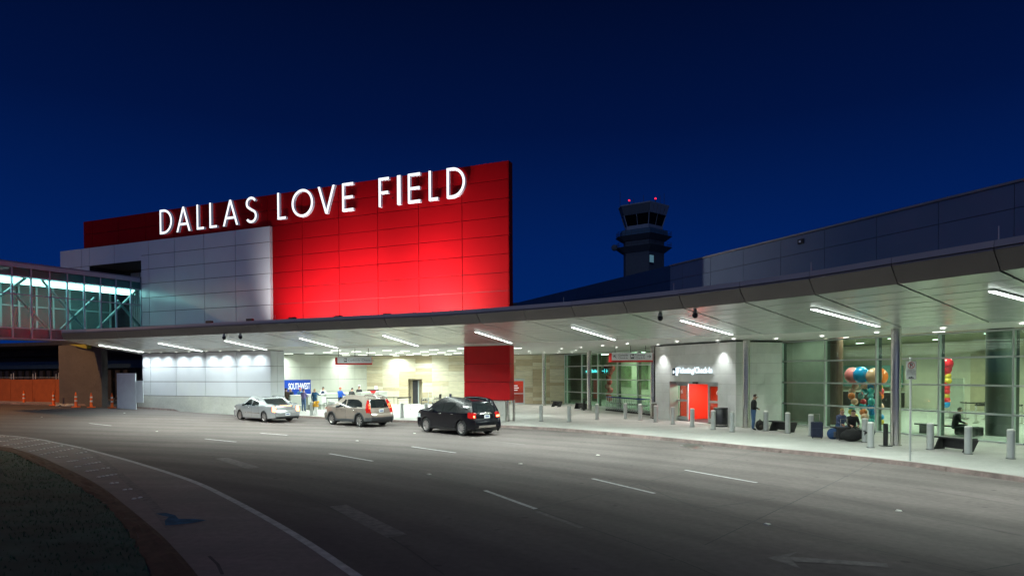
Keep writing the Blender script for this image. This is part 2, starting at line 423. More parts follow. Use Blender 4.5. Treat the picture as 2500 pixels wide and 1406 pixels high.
kfine = resample(kpts, .8); kn = sides(kfine)           # travelling left to right: 'left' is away from the road
pave = MB()
rows = [[drop(p + n * d, KERB) for p, n in zip(kfine, kn)] for d in (.17, 2, 5, 9, 14)]
for a, b in zip(rows[:-1], rows[1:]): pave.strip(a, b)
pave.strip(rows[-1], [drop(Vector((p.x * .6 + 18, max(p.y, 5) + 38, 0)), KERB) for p in rows[-1]])
pave = pave.build('pavement', M_pave, kind='structure')
kerb = thing('kerb', 'weathered reddish concrete kerb along the pavement edge', 'kerb', tuple(kfine[len(kfine) // 2]))
kseg = resample(kpts, 3.05)
kerbfine = resample(kpts, .305); kns = sides(kerbfine)
for k in range(0, len(kerbfine) - 11, 10):
    a = kerbfine[k:k + 11]; n = kns[k:k + 11]; mb = MB()
    a = [a[0] + (a[1] - a[0]) * .04] + a[1:-1] + [a[-1] + (a[-2] - a[-1]) * .04]
    f0 = [drop(p, -.02) for p in a]; f1 = [drop(p + q * .025, KERB + .004) for p, q in zip(a, n)]
    b1 = [drop(p + q * .18, KERB + .004) for p, q in zip(a, n)]; b0 = [drop(p + q * .18, -.02) for p, q in zip(a, n)]
    mb.strip(f0, f1).strip(f1, b1).strip(b1, b0)
    mb.add([f0[0], f1[0], b1[0], b0[0], f0[-1], f1[-1], b1[-1], b0[-1]], [(0, 1, 2, 3), (7, 6, 5, 4)])
    mb.build('kerb_stone', M_kerb, kerb)

# grass island, soil strip, apron
def chain(px, step=.5, dz=0): return [drop(p, dz) for p in resample([ong(*p) for p in px], step)]
soil_out = [(-400, 1062), (-200, 1070), (0, 1090), (45, 1098), (100, 1116), (151, 1139), (212, 1168), (261, 1198), (303, 1231.5), (348, 1268), (394, 1307), (430, 1344), (467, 1386), (500, 1430), (540, 1500), (570, 1580)]
lawn_out = [(-400, 1069), (-200, 1078), (0, 1101), (61, 1122), (121, 1150), (170, 1177), (230, 1216), (273, 1253), (312, 1301), (342, 1350), (360, 1392), (375, 1440), (390, 1510), (400, 1590)]
edge_line = [(-400, 1046), (-200, 1052), (0, 1062), (91, 1072), (133, 1080), (188, 1091), (258, 1109), (333, 1130), (455, 1169), (545, 1209), (697, 1292), (870, 1406), (1000, 1500), (1100, 1585)]
def match(a, n):
    a = [Vector(v) for v in a]; return [a[min(len(a) - 1, round(i * (len(a) - 1) / (n - 1)))] for i in range(n)]
so_, lo_, ed_ = [match(chain(c, .25), 90) for c in (soil_out, lawn_out, edge_line)]
soil_in = [p + (q - p) * .12 * 0 for p, q in zip(lo_, so_)]
apron = MB().strip([drop(p, .004) for p in so_], [drop(p, .004) for p in ed_]).build('apron', M_apron, kind='structure')
def rough_strip(A, B, dz, m, name, amp=.03, n=6):
    mb = MB(); rows = []
    for k in range(n + 1):
        rows.append([drop(a + (b - a) * (k / n), dz + (random.random() - .3) * amp * (0 if k in (0, n) else 1)) for a, b in zip(A, B)])
    for a, b in zip(rows[:-1], rows[1:]): mb.strip(a, b)
    return mb.build(name, m, smooth=60, kind='structure')
def jit(L, amp): return [p + Vector((random.uniform(-amp, amp), random.uniform(-amp, amp), 0)) for p in L]
rough_strip(jit(lo_, .06), so_, .012, M_soil, 'soil_strip', .05)
lc = Vector((-17, 9, 0))
inner = [p + (lc - p) * .97 for p in lo_]
def mound(p, q, t): return .03 + .45 * math.sin(min(1, t * 1.6) * math.pi / 2)
mb = MB(); rows = []
for k in range(15):
    t = k / 14; rows.append([drop(p + (q - p) * t, mound(p, q, t) + random.uniform(-.015, .015)) for p, q in zip(jit(lo_, .05), inner)])
for a, b in zip(rows[:-1], rows[1:]): mb.strip(a, b)
mb.build('lawn', M_lawn, smooth=60, kind='structure')
mb = MB()
for _ in range(9000):
    i = random.randrange(len(lo_) - 1); t = random.random() ** 1.5 * .6; p, q = lo_[i] + (lo_[i + 1] - lo_[i]) * random.random(), inner[i]
    b = drop(p + (q - p) * t, mound(p, q, t) - .01); h = random.uniform(.025, .07); a = random.random() * 6.28; w = .012
    dx = Vector((math.cos(a), math.sin(a), 0)); mb.add([b - dx * w, b + dx * w, b + Vector((random.uniform(-.03, .03), random.uniform(-.03, .03), h))], [(0, 1, 2)])
tag(mb.build('grass', M_blade, kind='stuff'), 'short dark grass covering the roadside mound')

# road markings
def ribbon(name, px, w, m, dz=.006, step=.6, parent=road, w2=None):
    P = resample([ong(*p) for p in px], step); n = sides(P); k = len(P) - 1
    A = [drop(p + q * (w / 2), dz) for p, q in zip(P, n)]; B = [drop(p - q * (w / 2), dz) for p, q in zip(P, n)]
    return MB().strip(A, B).build(name, m, parent)
ribbon('edge_line', edge_line, .15, M_paint, .010)
ribbon('gore_line', [(190, 1092.5), (230, 1110), (282, 1150), (342, 1201), (387, 1249), (420, 1290)], .2, M_paintold, .010)
for px in ([(1184, 1197), (1308, 1242)], [(1446, 1168), (1598, 1204)], [(1672, 1147), (1848, 1178)], [(804, 1107), (914, 1126)], [(1005, 1090), (1113, 1105)],
           [(1195, 1076), (1280, 1085)], [(500, 1071), (582, 1079)], [(218, 1033), (272, 1039)], [(636, 1057), (702, 1062)], [(421, 1022), (505, 1028)], [(1310, 1248), (1420, 1288)]):
    ribbon('lane_dash', px, .11, M_paint if px[0][0] not in (1310, 1195, 421) else M_paintold)
for px, w in (([(540, 1118), (618, 1142)], .42), ([(825, 1234), (970, 1308)], .40)):
    ribbon('worn_arrow_shaft', px, w, M_paintold)
def ground_poly(name, px, m, dz, parent=road):
    P = [drop(ong(*p), dz) for p in px]; return MB().add(P, [tuple(range(len(P)))]).build(name, m, parent)
ground_poly('turn_arrow', [(1873, 1361), (1950, 1346), (1925, 1358), (2165, 1375), (2170, 1385), (1935, 1370), (1955, 1388)], M_paintold, .006)
for px in ([(1560, 1180), (1700, 1237), (1980, 1305), (2366, 1396), (2500, 1430)], [(1847, 1178.5), (2100, 1226), (2500, 1309)], [(2174, 1180), (2500, 1236)], [(2366, 1397), (2500, 1373)], [(1718, 1241), (1892, 1216)],
           [(920, 1127), (1184, 1196)], [(1114, 1106), (1446, 1167)], [(700, 1190), (930, 1300), (1090, 1406)], [(590, 1080), (804, 1106.5)], [(1310, 1243), (1600, 1345), (1760, 1410)], [(1850, 1100), (1640, 1160), (1300, 1245)],
           [(1120, 1040), (880, 1077), (560, 1120)], [(703, 1063), (1005, 1089.5)], [(2130, 1130), (2010, 1190), (1720, 1330)]):
    ribbon('expansion_joint', px, .028, M_joint, .005)
for px in ([(510, 1357), (530, 1375), (545, 1406)], [(1590, 1100), (1640, 1092), (1690, 1090), (1720, 1089)], [(1510, 1078), (1545, 1080)]):
    ribbon('crack', px, .05, M_joint, .007)
puddle = ground_poly('sky_puddle', [(380, 1254), (405, 1252), (428, 1258), (436, 1267), (475, 1267), (505, 1270), (470, 1277), (425, 1282), (404, 1283), (402, 1272), (412, 1262), (396, 1259)], M_water, .012, None)  # puddle outline, the sky's reflection painted as flat blue
tag(puddle, 'puddle by the soil strip, its blue sky reflection painted in', 'puddle')
ground_poly('oil_stain', [(1660, 1087), (1690, 1083), (1715, 1087), (1718, 1092), (1690, 1096), (1675, 1091)], mat('oil_stain', (.06, .07, .06), .3), .006)
stud = MB().lathe([(.055, 0), (.052, .012), (.035, .024), (.0, .028)], n=10)
stud_me = local_mesh(stud, 'lane_stud', M_stud)
def plain(name, me, loc, rz, label, cat, group):
    o = bpy.data.objects.new(name, me); C.objects.link(o); o.location = loc; o.rotation_euler = (0, 0, rz); W[o] = Matrix.Identity(4); return tag(o, label, cat, group)
c6 = lambda x, y: (x * .303, 980 + y * .303)
for a, b, n in (((0, 285), (60, 283), 3), ((85, 308), (180, 297), 5), ((5, 323), (55, 320), 3), ((205, 325), (300, 313), 5), ((35, 355), (170, 338), 6), ((120, 378), (420, 330), 12), ((240, 402), (495, 358), 10), ((330, 428), (580, 382), 9),
                ((450, 452), (535, 443), 4), ((615, 420), (690, 408), 3), ((548, 485), (618, 477), 4), ((675, 460), (735, 453), 3), ((610, 527), (640, 525), 2), ((685, 508), (800, 490), 5), ((700, 563), (780, 553), 4), ((830, 540), (870, 537), 2),
                ((795, 610), (930, 588), 5), ((900, 660), (940, 657), 2), ((1005, 712), (1050, 708), 2), ((1080, 785), (1130, 775), 2)):
    for k in range(n):
        t = k / max(1, n - 1); p = drop(ong(*c6(a[0] + (b[0] - a[0]) * t, a[1] + (b[1] - a[1]) * t)), .006)
        plain('road_button', stud_me, p, 0, 'round white ceramic road button in the rows across the painted gore', 'road button', 'road buttons in rows by the grass')
marker_me = local_mesh(MB().hexa([(-.055, -.055, 0), (.055, -.055, 0), (.055, .055, 0), (-.055, .055, 0), (-.035, -.045, .022), (.035, -.045, .022), (.035, .045, .022), (-.035, .045, .022)]), 'lane_marker', M_stud)
for px, lab in (((872, 1076), 'behind the beige car'), ((1048, 1158), 'between two lane dashes left of centre'), ((1271, 1132), 'in mid road below the black car'), ((1460, 1111), 'nearest the kerb in front of the entrance'),
                ((1012, 1058), 'beside the front wheel of the black car'), ((1873, 1280), 'on a dark joint in the near lane'), ((2194, 1247), 'farthest right on the road'), ((102, 1018), 'in front of the orange screen'),
                ((383, 1053), 'in front of the white block'), ((304, 1008), 'by the white hoarding')):
    plain('road_marker', marker_me, drop(ong(*px), .002), R(40), 'white raised road marker ' + lab, 'road marker', 'raised lane markers')

# ------------------------------------------------------------------ canopy
tipL = [(60, 833.5), (156, 829.5)]
E_px = [(156, 829.5), (217, 828), (291.5, 825.5), (370, 822.5), (454, 819), (538, 815.5), (632.5, 811.5), (731.5, 807.8), (836.5, 804), (947.5, 799.5), (1061.5, 795), (1174, 789.5), (1287, 782.5), (1406, 775), (1533.6, 765), (1670, 753), (1819, 738), (1990, 719), (2192, 693), (2443, 661)]
Ed = [onz(x, y, SOF) for x, y in E_px]
d1 = Ed[-1] - Ed[-2]
for k in range(1, 4):
    a = R(-3.2 * k); dd = Vector((d1.x * math.cos(a) - d1.y * math.sin(a), d1.x * math.sin(a) + d1.y * math.cos(a), 0)); Ed.append(Ed[-1] + dd)
LC = Vector((-6.5, -3.0, SOF))
rad = [(p - LC).normalized() for p in Ed]
canopy = thing('canopy', 'long curved canopy with grey fascia sheltering the kerbside', 'canopy', (0, 30, 0))
# depth of the panelled zone at each radial
RING = [0, 1.35, 2.7, 4.05, 5.4, 6.75, 8.1, 9.45, 10.8, 12.15, 13.5]
GAP = .03
def panel_quad(name, c, z0, z1, m, parent):
    """c: four plan corners ccw; slightly shrunk so the joints show"""
    cen = sum(c, Vector()) / 4; q = []
    for i, p in enumerate(c):
        a, b = c[i - 1] - p, c[(i + 1) % 4] - p; q.append(p + a.normalized() * GAP + b.normalized() * GAP)
    P = [Vector((p.x, p.y, z0)) for p in q] + [Vector((p.x, p.y, z1)) for p in q]
    return MB().hexa(P).build(name, m, parent)
def inside_building(p):
    return (p - GF.o).dot(GF.n) < .05 or ((p - PF.o).dot(PF.n) < 0 and 0 < (p - PF.o).dot(PF.e) < PLEN + 4)
for i in range(len(Ed) - 1):
    for j in range(len(RING) - 1):
        c = [Ed[i] + rad[i] * RING[j], Ed[i + 1] + rad[i + 1] * RING[j], Ed[i + 1] + rad[i + 1] * RING[j + 1], Ed[i] + rad[i] * RING[j + 1]]
        panel_quad('soffit_panel', c, SOF, SOF + .02, M_soffit, canopy)
# fascia: sloping panels leaning outwards and a coping band above them
OUT, RISE, TOP = .50, .27, .11
fo = [p - r * OUT for p, r in zip(Ed, rad)]
for i in range(len(Ed) - 1):
    s = (Ed[i + 1] - Ed[i]).normalized() * .009
    a, b = Ed[i] + s, Ed[i + 1] - s; c, d = fo[i + 1] - s, fo[i] + s
    up = Vector((0, 0, RISE)); ins = Vector((0, 0, .03))
    MB().hexa([a, b, c + up, d + up, a + rad[i] * .02 + ins, b + rad[i + 1] * .02 + ins, c + up + ins, d + up + ins]).build('fascia_panel', M_fascia, canopy)
    z0, z1 = Vector((0, 0, RISE + .045)), Vector((0, 0, RISE + .045 + TOP))
    a2, b2 = fo[i + 1] - s * .4, fo[i] + s * .4
    MB().hexa([b2 + z0 - rad[i] * .01, a2 + z0 - rad[i + 1] * .01, a2 + z0 + rad[i + 1] * .5, b2 + z0 + rad[i] * .5, b2 + z1 + rad[i] * .02, a2 + z1 + rad[i + 1] * .02, a2 + z1 + rad[i + 1] * .5, b2 + z1 + rad[i] * .5]).build('coping_panel', M_coping, canopy)
# roof slab above the panels, reaching back to the walls; its underside is the plain ceiling farther in
slab = MB()
far = []
for p, r in zip(Ed, rad):
    L_ = 45.0
    for Fq, ok in ((GF, lambda u: u > -11), (G1, lambda u: 0 < u < 16), (SF, lambda u: -2 < u < SLEN + .5)):
        dn = r.dot(Fq.n); k_ = (Fq.o - p).dot(Fq.n) / dn if abs(dn) > 1e-4 else -1
        if k_ > 2 and ok((p + r * k_ - Fq.o).dot(Fq.e)): L_ = min(L_, k_ - .02)
    far.append(p + r * L_)
zl, zh = SOF + .03, SOF + .36
A = [p + r * .02 for p, r in zip(Ed, rad)]
n = len(A)
for x in (zl, zh): slab.strip([Vector((p.x, p.y, x)) for p in A], [Vector((p.x, p.y, x)) for p in far])
slab.strip([Vector((p.x, p.y, zl)) for p in far], [Vector((p.x, p.y, zh)) for p in far])
slab.add([(A[0].x, A[0].y, zl), (far[0].x, far[0].y, zl), (far[0].x, far[0].y, zh), (A[0].x, A[0].y, zh)], [(0, 1, 2, 3)])
slab.add([(A[-1].x, A[-1].y, zl), (far[-1].x, far[-1].y, zl), (far[-1].x, far[-1].y, zh), (A[-1].x, A[-1].y, zh)], [(0, 1, 2, 3)])
slab.build('roof_slab', M_ceil, canopy)
MB().strip([Vector((p.x, p.y, SOF + .0255)) for p in A], [Vector((p.x, p.y, SOF + .0255)) + r * 13.45 for p, r in zip(A, rad)]).build('panel_backing', M_core, canopy)
r0 = rad[0]
MB().hexa([fo[0] + Vector((0, 0, RISE)), Ed[0], Ed[0] + r0 * 13.5, Ed[0] + r0 * 13.5 + Vector((-.3, .1, .02)), fo[0] + Vector((0, 0, RISE + .155)), Ed[0] + Vector((0, 0, RISE + .155)), Ed[0] + r0 * 13.5 + Vector((0, 0, .42)), Ed[0] + r0 * 13.5 + Vector((-.3, .1, .42))]).build('end_fascia', M_coping, canopy)
for px, py, lab in ((1376, 741, 'left of the control tower'), (1645, 711, 'beside the dark blue wall end'), (1980, 666, 'in front of the panelled upper wall'), (2438, 589, 'near the right edge of the roof'), (672, 779, 'at the foot of the red wall')):
    p = onz(px, py + 8, SOF + .44); q = p + Vector((0, 0, .3))
    tag(MB().cyl(p, q, .012, .008, 6).build('lightning_rod', M_bollard), 'thin pale rod standing on the canopy roof ' + lab, 'lightning rod', 'rods on the canopy roof')

# linear lamps
L_px = [(243, 842, 350, 859), (388, 837, 493, 857), (550, 831, 650, 853), (733, 825, 824, 849), (937, 818, 1020, 844), (1162, 809, 1248, 837), (1398, 798, 1500, 829), (1664, 781, 1787, 816), (1984, 753, 2145, 796), (2420, 709, 2602, 757)]
L_lab = ['at the far left end of the canopy', 'above the left of the white pylon', 'above the middle of the white pylon', 'to the left of the hanging curbside sign', 'above the beige car', 'in front of the red pylon', 'above the row of luggage carts',
         'above the entrance portal', 'above the balloon display', 'cut by the right edge of the picture']
def area(p, a, b, energy, col, down=True, name='lamp_light'):
    l = bpy.data.lights.new(name, 'AREA'); l.shape = 'RECTANGLE'; l.size = a.length; l.size_y = b; l.energy = energy; l.color = col; l.spread = R(152)
    o = bpy.data.objects.new(name, l); C.objects.link(o); o.location = p; o.rotation_euler = (0, 0, math.atan2(a.y, a.x)); return o
def strip_lamp(a, b, w, drop_, label, group, m, name='linear_light', watts=430):
    d = (b - a).normalized(); s = d.cross(Vector((0, 0, 1))) * (w / 2); t = thing(name, label, 'ceiling light', tuple((a + b) / 2), 0, group)
    z0 = Vector((0, 0, -drop_)); P = lambda w_, z: [a - s * w_ + z, b - s * w_ + z, b + s * w_ + z, a + s * w_ + z]
    MB().hexa(P(1.1, z0 * .35) + P(1.1, -z0 * .2)).build('housing', M_alu, t)
    MB().hexa(P(1, z0) + P(1, z0 * .4)).build('diffuser', m, t)
    area((a + b) / 2 + z0 * 1.2, b - a, w, watts, (.86, 1, .92))
    return t
for (x0, y0, x1, y1), lab, wt_ in zip(L_px, L_lab, (340, 560, 640, 650, 620, 590, 520, 440, 350, 280)):
    strip_lamp(onz(x0, y0, SOF - .03), onz(x1, y1, SOF - .03), .10, .03, 'long white linear ceiling light ' + lab, 'linear lights under the canopy', M_tube, watts=wt_)
# short bar lamps over the check-in hall
bars = [(1059, 853.5), (989, 856.5), (1036, 858.2), (1103, 855.7), (975, 861), (1078, 860), (1017, 862.5), (960, 865), (1057, 864), (1117, 861.7), (1001, 866), (1039, 867), (1094, 865), (1128, 850.2),
        (945, 855), (967, 868), (705, 863), (755, 862.5), (800, 860), (840, 862), (870, 858), (905, 860.5), (925, 866), (885, 866), (845, 867), (790, 867), (735, 867.5), (820, 855), (1262, 849.5)]
for k, (x, y) in enumerate(bars):
    p = onz(x, y, SOF - .01); a = Vector((.34, 0, 0)) if x < 925 else Vector((.30, 0, 0))
    strip_lamp(p - a * 1.0, p + a * 1.0, .14, .02, 'short white bar light set in the check-in ceiling', 'bar lights over the check-in counters', M_bar, 'bar_light', 118)
dls = [(1291, 857.5), (1266, 864.5), (1296, 862.5), (1371, 851.5), (1365, 857.7), (1362, 862.5), (1329, 860.5), (1418.5, 848), (1406, 855), (1397, 860.5), (1471, 843.8), (1532, 839), (1505, 848), (1653, 833.5), (1791, 827.5), (1895, 827), (2007, 820.5), (2140, 812), (2302, 801.8), (2497, 790)]
for k, (x, y) in enumerate(dls):
    p = onz(x, y, SOF - .002); t = thing('downlight', 'small round recessed downlight in the canopy ceiling', 'downlight', tuple(p), 0, 'small downlights in the ceiling')
    MB().lathe([(.13, 0), (.13, -.012), (.10, -.012)], p, n=16).build('trim_ring', M_alu, t)
    MB().lathe([(.10, -.008), (0, -.008)], p, n=16).build('lens', M_dl, t)
    if True:
        l = bpy.data.lights.new('downlight_beam', 'SPOT'); l.energy = 260 if x < 1550 else 130; l.spot_size = R(80); l.spot_blend = .6; l.color = (1, .95, .88); l.shadow_soft_size = .08
        o = bpy.data.objects.new('downlight_beam', l); C.objects.link(o); o.location = p - Vector((0, 0, .04))
for x, y, lab in ((547, 819, 'left one above the white pylon'), (587, 818, 'right one above the white pylon'), (1612, 767, 'left one before the entrance'), (1697, 759, 'right one before the entrance')):
    p = onz(x, y - 4, SOF); t = thing('security_camera', 'small dome camera hanging from the canopy edge, ' + lab, 'camera', tuple(p), 0, 'dome cameras under the canopy edge')
    MB().cyl(p, p - Vector((0, 0, .1)), .04, .06, 10).build('mount', M_bollard, t)
    MB().ball(p - Vector((0, 0, .15)), (.075, .075, .085), 12, 8).build('dome', M_darkmetal, t, smooth=40)

# ------------------------------------------------------------------ red sign wall
uL = RF.u(204, 575)
ZT, ROWH, COLW = 15.32, 1.078, 3.03
signwall = thing('sign_wall', 'tall red panelled wall lit from below behind the airport name', 'wall', tuple(RF.p(9, 0, KERB)))
MB().fbox(RF, .02, WF.u(640, 700), -.55, -.06, SOF + .4, ZT - .03).build('wall_core', M_redcore, signwall); MB().fbox(RF, WF.u(640, 700), uL - .02, -.55, -.06, 13.0, ZT - .03).build('wall_core', M_redcore, signwall)
pm = local_mesh(MB().box((0, 0, 0), (COLW - .036, .05, ROWH - .036)), 'panel', M_red)
wtop = 13.10                                            # top of the white block
uW = WF.u(659, 700)
ncol = int(uL // COLW) + 1
for i in range(ncol):
    for j in range(10):
        z = ZT - ROWH * (j + .5)
        if z - ROWH / 2 < SOF + .3: continue
        c0, c1 = i * COLW, min(uL, (i + 1) * COLW)
        if c0 > uW + .3 and z < wtop - 1.2: continue
        if c1 - c0 > COLW - .1:
            shared('panel', pm, RF.p((c0 + c1) / 2, -.03, z), RF.rz(), signwall)
        else:
            MB().fbox(RF, c0 + .011, c1 - .011, -.055, -.005, z - ROWH / 2 + .011, z + ROWH / 2 - .011).build('panel', M_red, signwall)
for j in range(10):                                     # right-hand return
    z = ZT - ROWH * (j + .5)
    if z - ROWH / 2 > SOF + .3: MB().fbox(RF, -.035, .0, -.56, -.008, z - ROWH / 2 + .011, z + ROWH / 2 - .011).build('end_panel', M_red, signwall)
# its pylon below the canopy
uP = RF.u(1133, 900)
pylon = thing('red_pylon', 'red three-panel pylon under the canopy standing on steel posts', 'pylon', tuple(RF.p(uP / 2, 0, KERB)))
zb = RF.uz(1190, 976)[1]
zt = SOF - .01; hh = (zt - zb) / 3
for k in range(3):
    MB().fbox(RF, .0, uP, -.05, 0, zb + hh * k + .012, zb + hh * (k + 1) - .012).build('panel', M_redpylon, pylon)
    MB().fbox(RF, -.05, -.004, -.62, 0, zb + hh * k + .012, zb + hh * (k + 1) - .012).build('side_panel', M_redpylon, pylon)
MB().fbox(RF, .0, uP - .02, -.6, -.06, zb - .02, zt).build('core', M_redcore, pylon)
for du, dd in ((.12, -.1), (-.1, -.45)):
    MB().cyl(RF.p(du, dd, KERB), RF.p(du, dd, zb - .02), .085, n=14).build('post', M_steel, pylon, smooth=40)
MB().fbox(RF, .30, uP, -.45, -.12, KERB, zb - .03).build('base_wall', M_plinth, pylon)

# airport name: each letter built from strokes, face lit
name_sign = thing('airport_sign', 'large white illuminated letters reading DALLAS LOVE FIELD on the red wall', 'sign', tuple(RF.p(15, .3, 13.45)))
SFm = Frame(RF.p(0, .32)[:2], RF.e[:2])
c7 = lambda x: 340 + x * .376
BASE, CAPH, ST = 13.45, 1.80, .155
def stroke_quad(a, b, w):
    a, b = Vector((*a, 0)), Vector((*b, 0)); n = Vector((-(b - a).y, (b - a).x, 0)).normalized() * w / 2
    return [tuple((a + n)[:2]), tuple((b + n)[:2]), tuple((b - n)[:2]), tuple((a - n)[:2])]
def ringstrip(outer, inner, closed=True):
    return outer, inner
def letter_polys(ch, w, h, s):
    """list of polygons (convex-ish) or ('ring', outer, inner)"""
    H = lambda x0, y0, x1, y1: [(x0, y0), (x1, y0), (x1, y1), (x0, y1)]
    if ch == 'I': return [H(0, 0, w, h)]
    if ch == 'L': return [[(0, 0), (w, 0), (w, s), (s, s), (s, h), (0, h)]]
    if ch == 'F': return [[(0, 0), (s, 0), (s, h * .44), (w * .92, h * .44), (w * .92, h * .44 + s), (s, h * .44 + s), (s, h - s), (w, h - s), (w, h), (0, h)]]
    if ch == 'E': return [[(0, 0), (w, 0), (w, s), (s, s), (s, h * .45), (w * .95, h * .45), (w * .95, h * .45 + s), (s, h * .45 + s), (s, h - s), (w, h - s), (w, h), (0, h)]]
    if ch == 'V': return [[(w / 2 - s * .55, 0), (w / 2 + s * .55, 0), (w, h), (w - s * 1.12, h), (w / 2, s * 1.5), (s * 1.12, h), (0, h)]]
    if ch == 'A':
        q = h * .26; f = lambda y: (w / 2) * y / h
        return [[(0, 0), (s * 1.1, 0), (w / 2, h - s * 1.6), (w - s * 1.1, 0), (w, 0), (w / 2 + s * .5, h), (w / 2 - s * .5, h)],
                [(f(q) + s * .75, q), (w - f(q) - s * .75, q), (w - f(q + s) - s * .75, q + s), (f(q + s) + s * .75, q + s)]]
    def arc(cx, cy, rx, ry, a0, a1, n): return [(cx + rx * math.cos(a0 + (a1 - a0) * i / n), cy + ry * math.sin(a0 + (a1 - a0) * i / n)) for i in range(n + 1)]
    if ch == 'O':
        o = arc(w / 2, h / 2, w / 2, h / 2 + .02, 0, 2 * math.pi, 40)[:-1]; i = arc(w / 2, h / 2, w / 2 - s, h / 2 + .02 - s, 0, 2 * math.pi, 40)[:-1]; return [('ring', o, i)]
    if ch == 'D':
        k = w * .30
        o = [(0, 0), (k * .5, 0)] + arc(k, h / 2, w - k, h / 2, -math.pi / 2, math.pi / 2, 22) + [(k * .5, h), (0, h)]
        i = [(s, s), (max(s, k * .5), s)] + arc(k, h / 2, w - k - s, h / 2 - s, -math.pi / 2, math.pi / 2, 22) + [(max(s, k * .5), h - s), (s, h - s)]
        return [('ring', o, i)]
    if ch == 'S':
        r1 = h * .235; r2 = h * .265; c = []
        c += [(w / 2 + w * .36 * math.cos(t) * 1.0, h - r1 - s * .1 + (r1 - s * .38) * math.sin(t)) for t in [R(25 + 8 * i) for i in range(0, 27)]]
        c += [(w / 2 + w * .39 * math.cos(t), r2 + (r2 - s * .5) * math.sin(t)) for t in [R(75 - 8 * i) for i in range(0, 29)]]
        out, inn = [], []
        for i in range(len(c)):
            a, b = Vector((*c[max(0, i - 1)], 0)), Vector((*c[min(len(c) - 1, i + 1)], 0)); n_ = Vector((-(b - a).y, (b - a).x, 0)).normalized() * s * .5
            p = Vector((*c[i], 0)); out.append(tuple((p + n_)[:2])); inn.append(tuple((p - n_)[:2]))
        return [('band', out, inn)]
for ch, x0, x1 in (('D', 132, 211), ('A', 240, 330), ('L', 372, 418), ('L', 455, 502), ('A', 542, 640), ('S', 687, 765), ('L', 897, 950), ('O', 990, 1128), ('V', 1160, 1270), ('E', 1318, 1390), ('F', 1555, 1622), ('I', 1675, 1697), ('E', 1745, 1825), ('L', 1880, 1940), ('D', 1997, 2116)):
    ua, ub = SFm.u(c7(x0), 520), SFm.u(c7(x1), 510); w = ua - ub
    f = lambda d: (lambda x, y: SFm.p(ua - x, d, BASE + y))
    mb = MB(); face, side = 0, 1
    for k, pl in enumerate(letter_polys(ch, w, CAPH, ST)):
        e0 = -.004 * k
        f0, f1 = f(-.20), f(e0)
        if isinstance(pl[0], str):
            o, i = pl[1], pl[2]; n_ = len(o); cl = pl[0] == 'ring'
            O0, O1, I0, I1 = [f0(*p) for p in o], [f1(*p) for p in o], [f0(*p) for p in i], [f1(*p) for p in i]
            idx = [(a, (a + 1) % n_) for a in range(n_ if cl else n_ - 1)]
            mb.add(O1 + I1, [(a, b, n_ + b, n_ + a) for a, b in idx], 0)
            mb.add(O0 + O1, [(a, b, n_ + b, n_ + a) for a, b in idx], 1); mb.add(I0 + I1, [(a, b, n_ + b, n_ + a) for a, b in idx], 1)
            if not cl:
                for a in (0, n_ - 1): mb.add([O0[a], O1[a], I1[a], I0[a]], [(0, 1, 2, 3)], 1)
        else:
            n_ = len(pl); P0, P1 = [f0(*p) for p in pl], [f1(*p) for p in pl]
            mb.add(P1, [tuple(range(n_))], 0); mb.add(P0 + P1, [(a, (a + 1) % n_, n_ + (a + 1) % n_, n_ + a) for a in range(n_)], 1)
    mb.build('letter', [M_letter, M_letterside], name_sign)
for u in [RF.u(x, 520) for x in (410, 470, 560, 720, 850, 960, 1050, 1120)]:
    MB().fbox(RF, u - .02, u + .02, -.005, .12, BASE + .5, BASE + .56).build('bracket', M_darkmetal, name_sign)

# flood lights for the red wall
for x, y, e_, lab in ((637, 777, 0, 'leftmost, below the white block corner'), (731, 772, 2900, 'second from the left'), (829, 769, 4100, 'middle of the five'), (934, 765, 4500, 'second from the right'), (1045, 760, 6900, 'rightmost of the five')):
    u = RF.u(x, 760); d = 4.4; p = RF.p(u, d); z = onp(x, y, RF.p(u, d), RF.n).z
    t = thing('flood_light', 'floodlight on the canopy roof, ' + lab, 'floodlight', (p.x, p.y, SOF + .36), RF.rz(), 'floodlights below the red wall')
    MB().cyl((p.x, p.y, SOF + .36), (p.x, p.y, z - .16), .03, n=8).build('stand', M_darkmetal, t)
    MB().fbox(Frame((p.x, p.y), RF.e[:2]), -.24, .24, -.1, .1, z - .16, z).build('housing', M_darkmetal, t, bevel=.015)
    if e_:
        l = bpy.data.lights.new('flood_beam', 'SPOT'); l.energy = e_; l.spot_size = R(108); l.spot_blend = 1; l.shadow_soft_size = .12; l.color = (1, .93, .88)
        o = bpy.data.objects.new('flood_beam', l); C.objects.link(o); o.location = RF.p(u, d - .14, z - .05)
        o.rotation_euler = (RF.p(u - (2.2 if x > 1000 else .9 if x > 800 else .9), 0, z + 2.2) - o.location).to_track_quat('-Z', 'Y').to_euler()

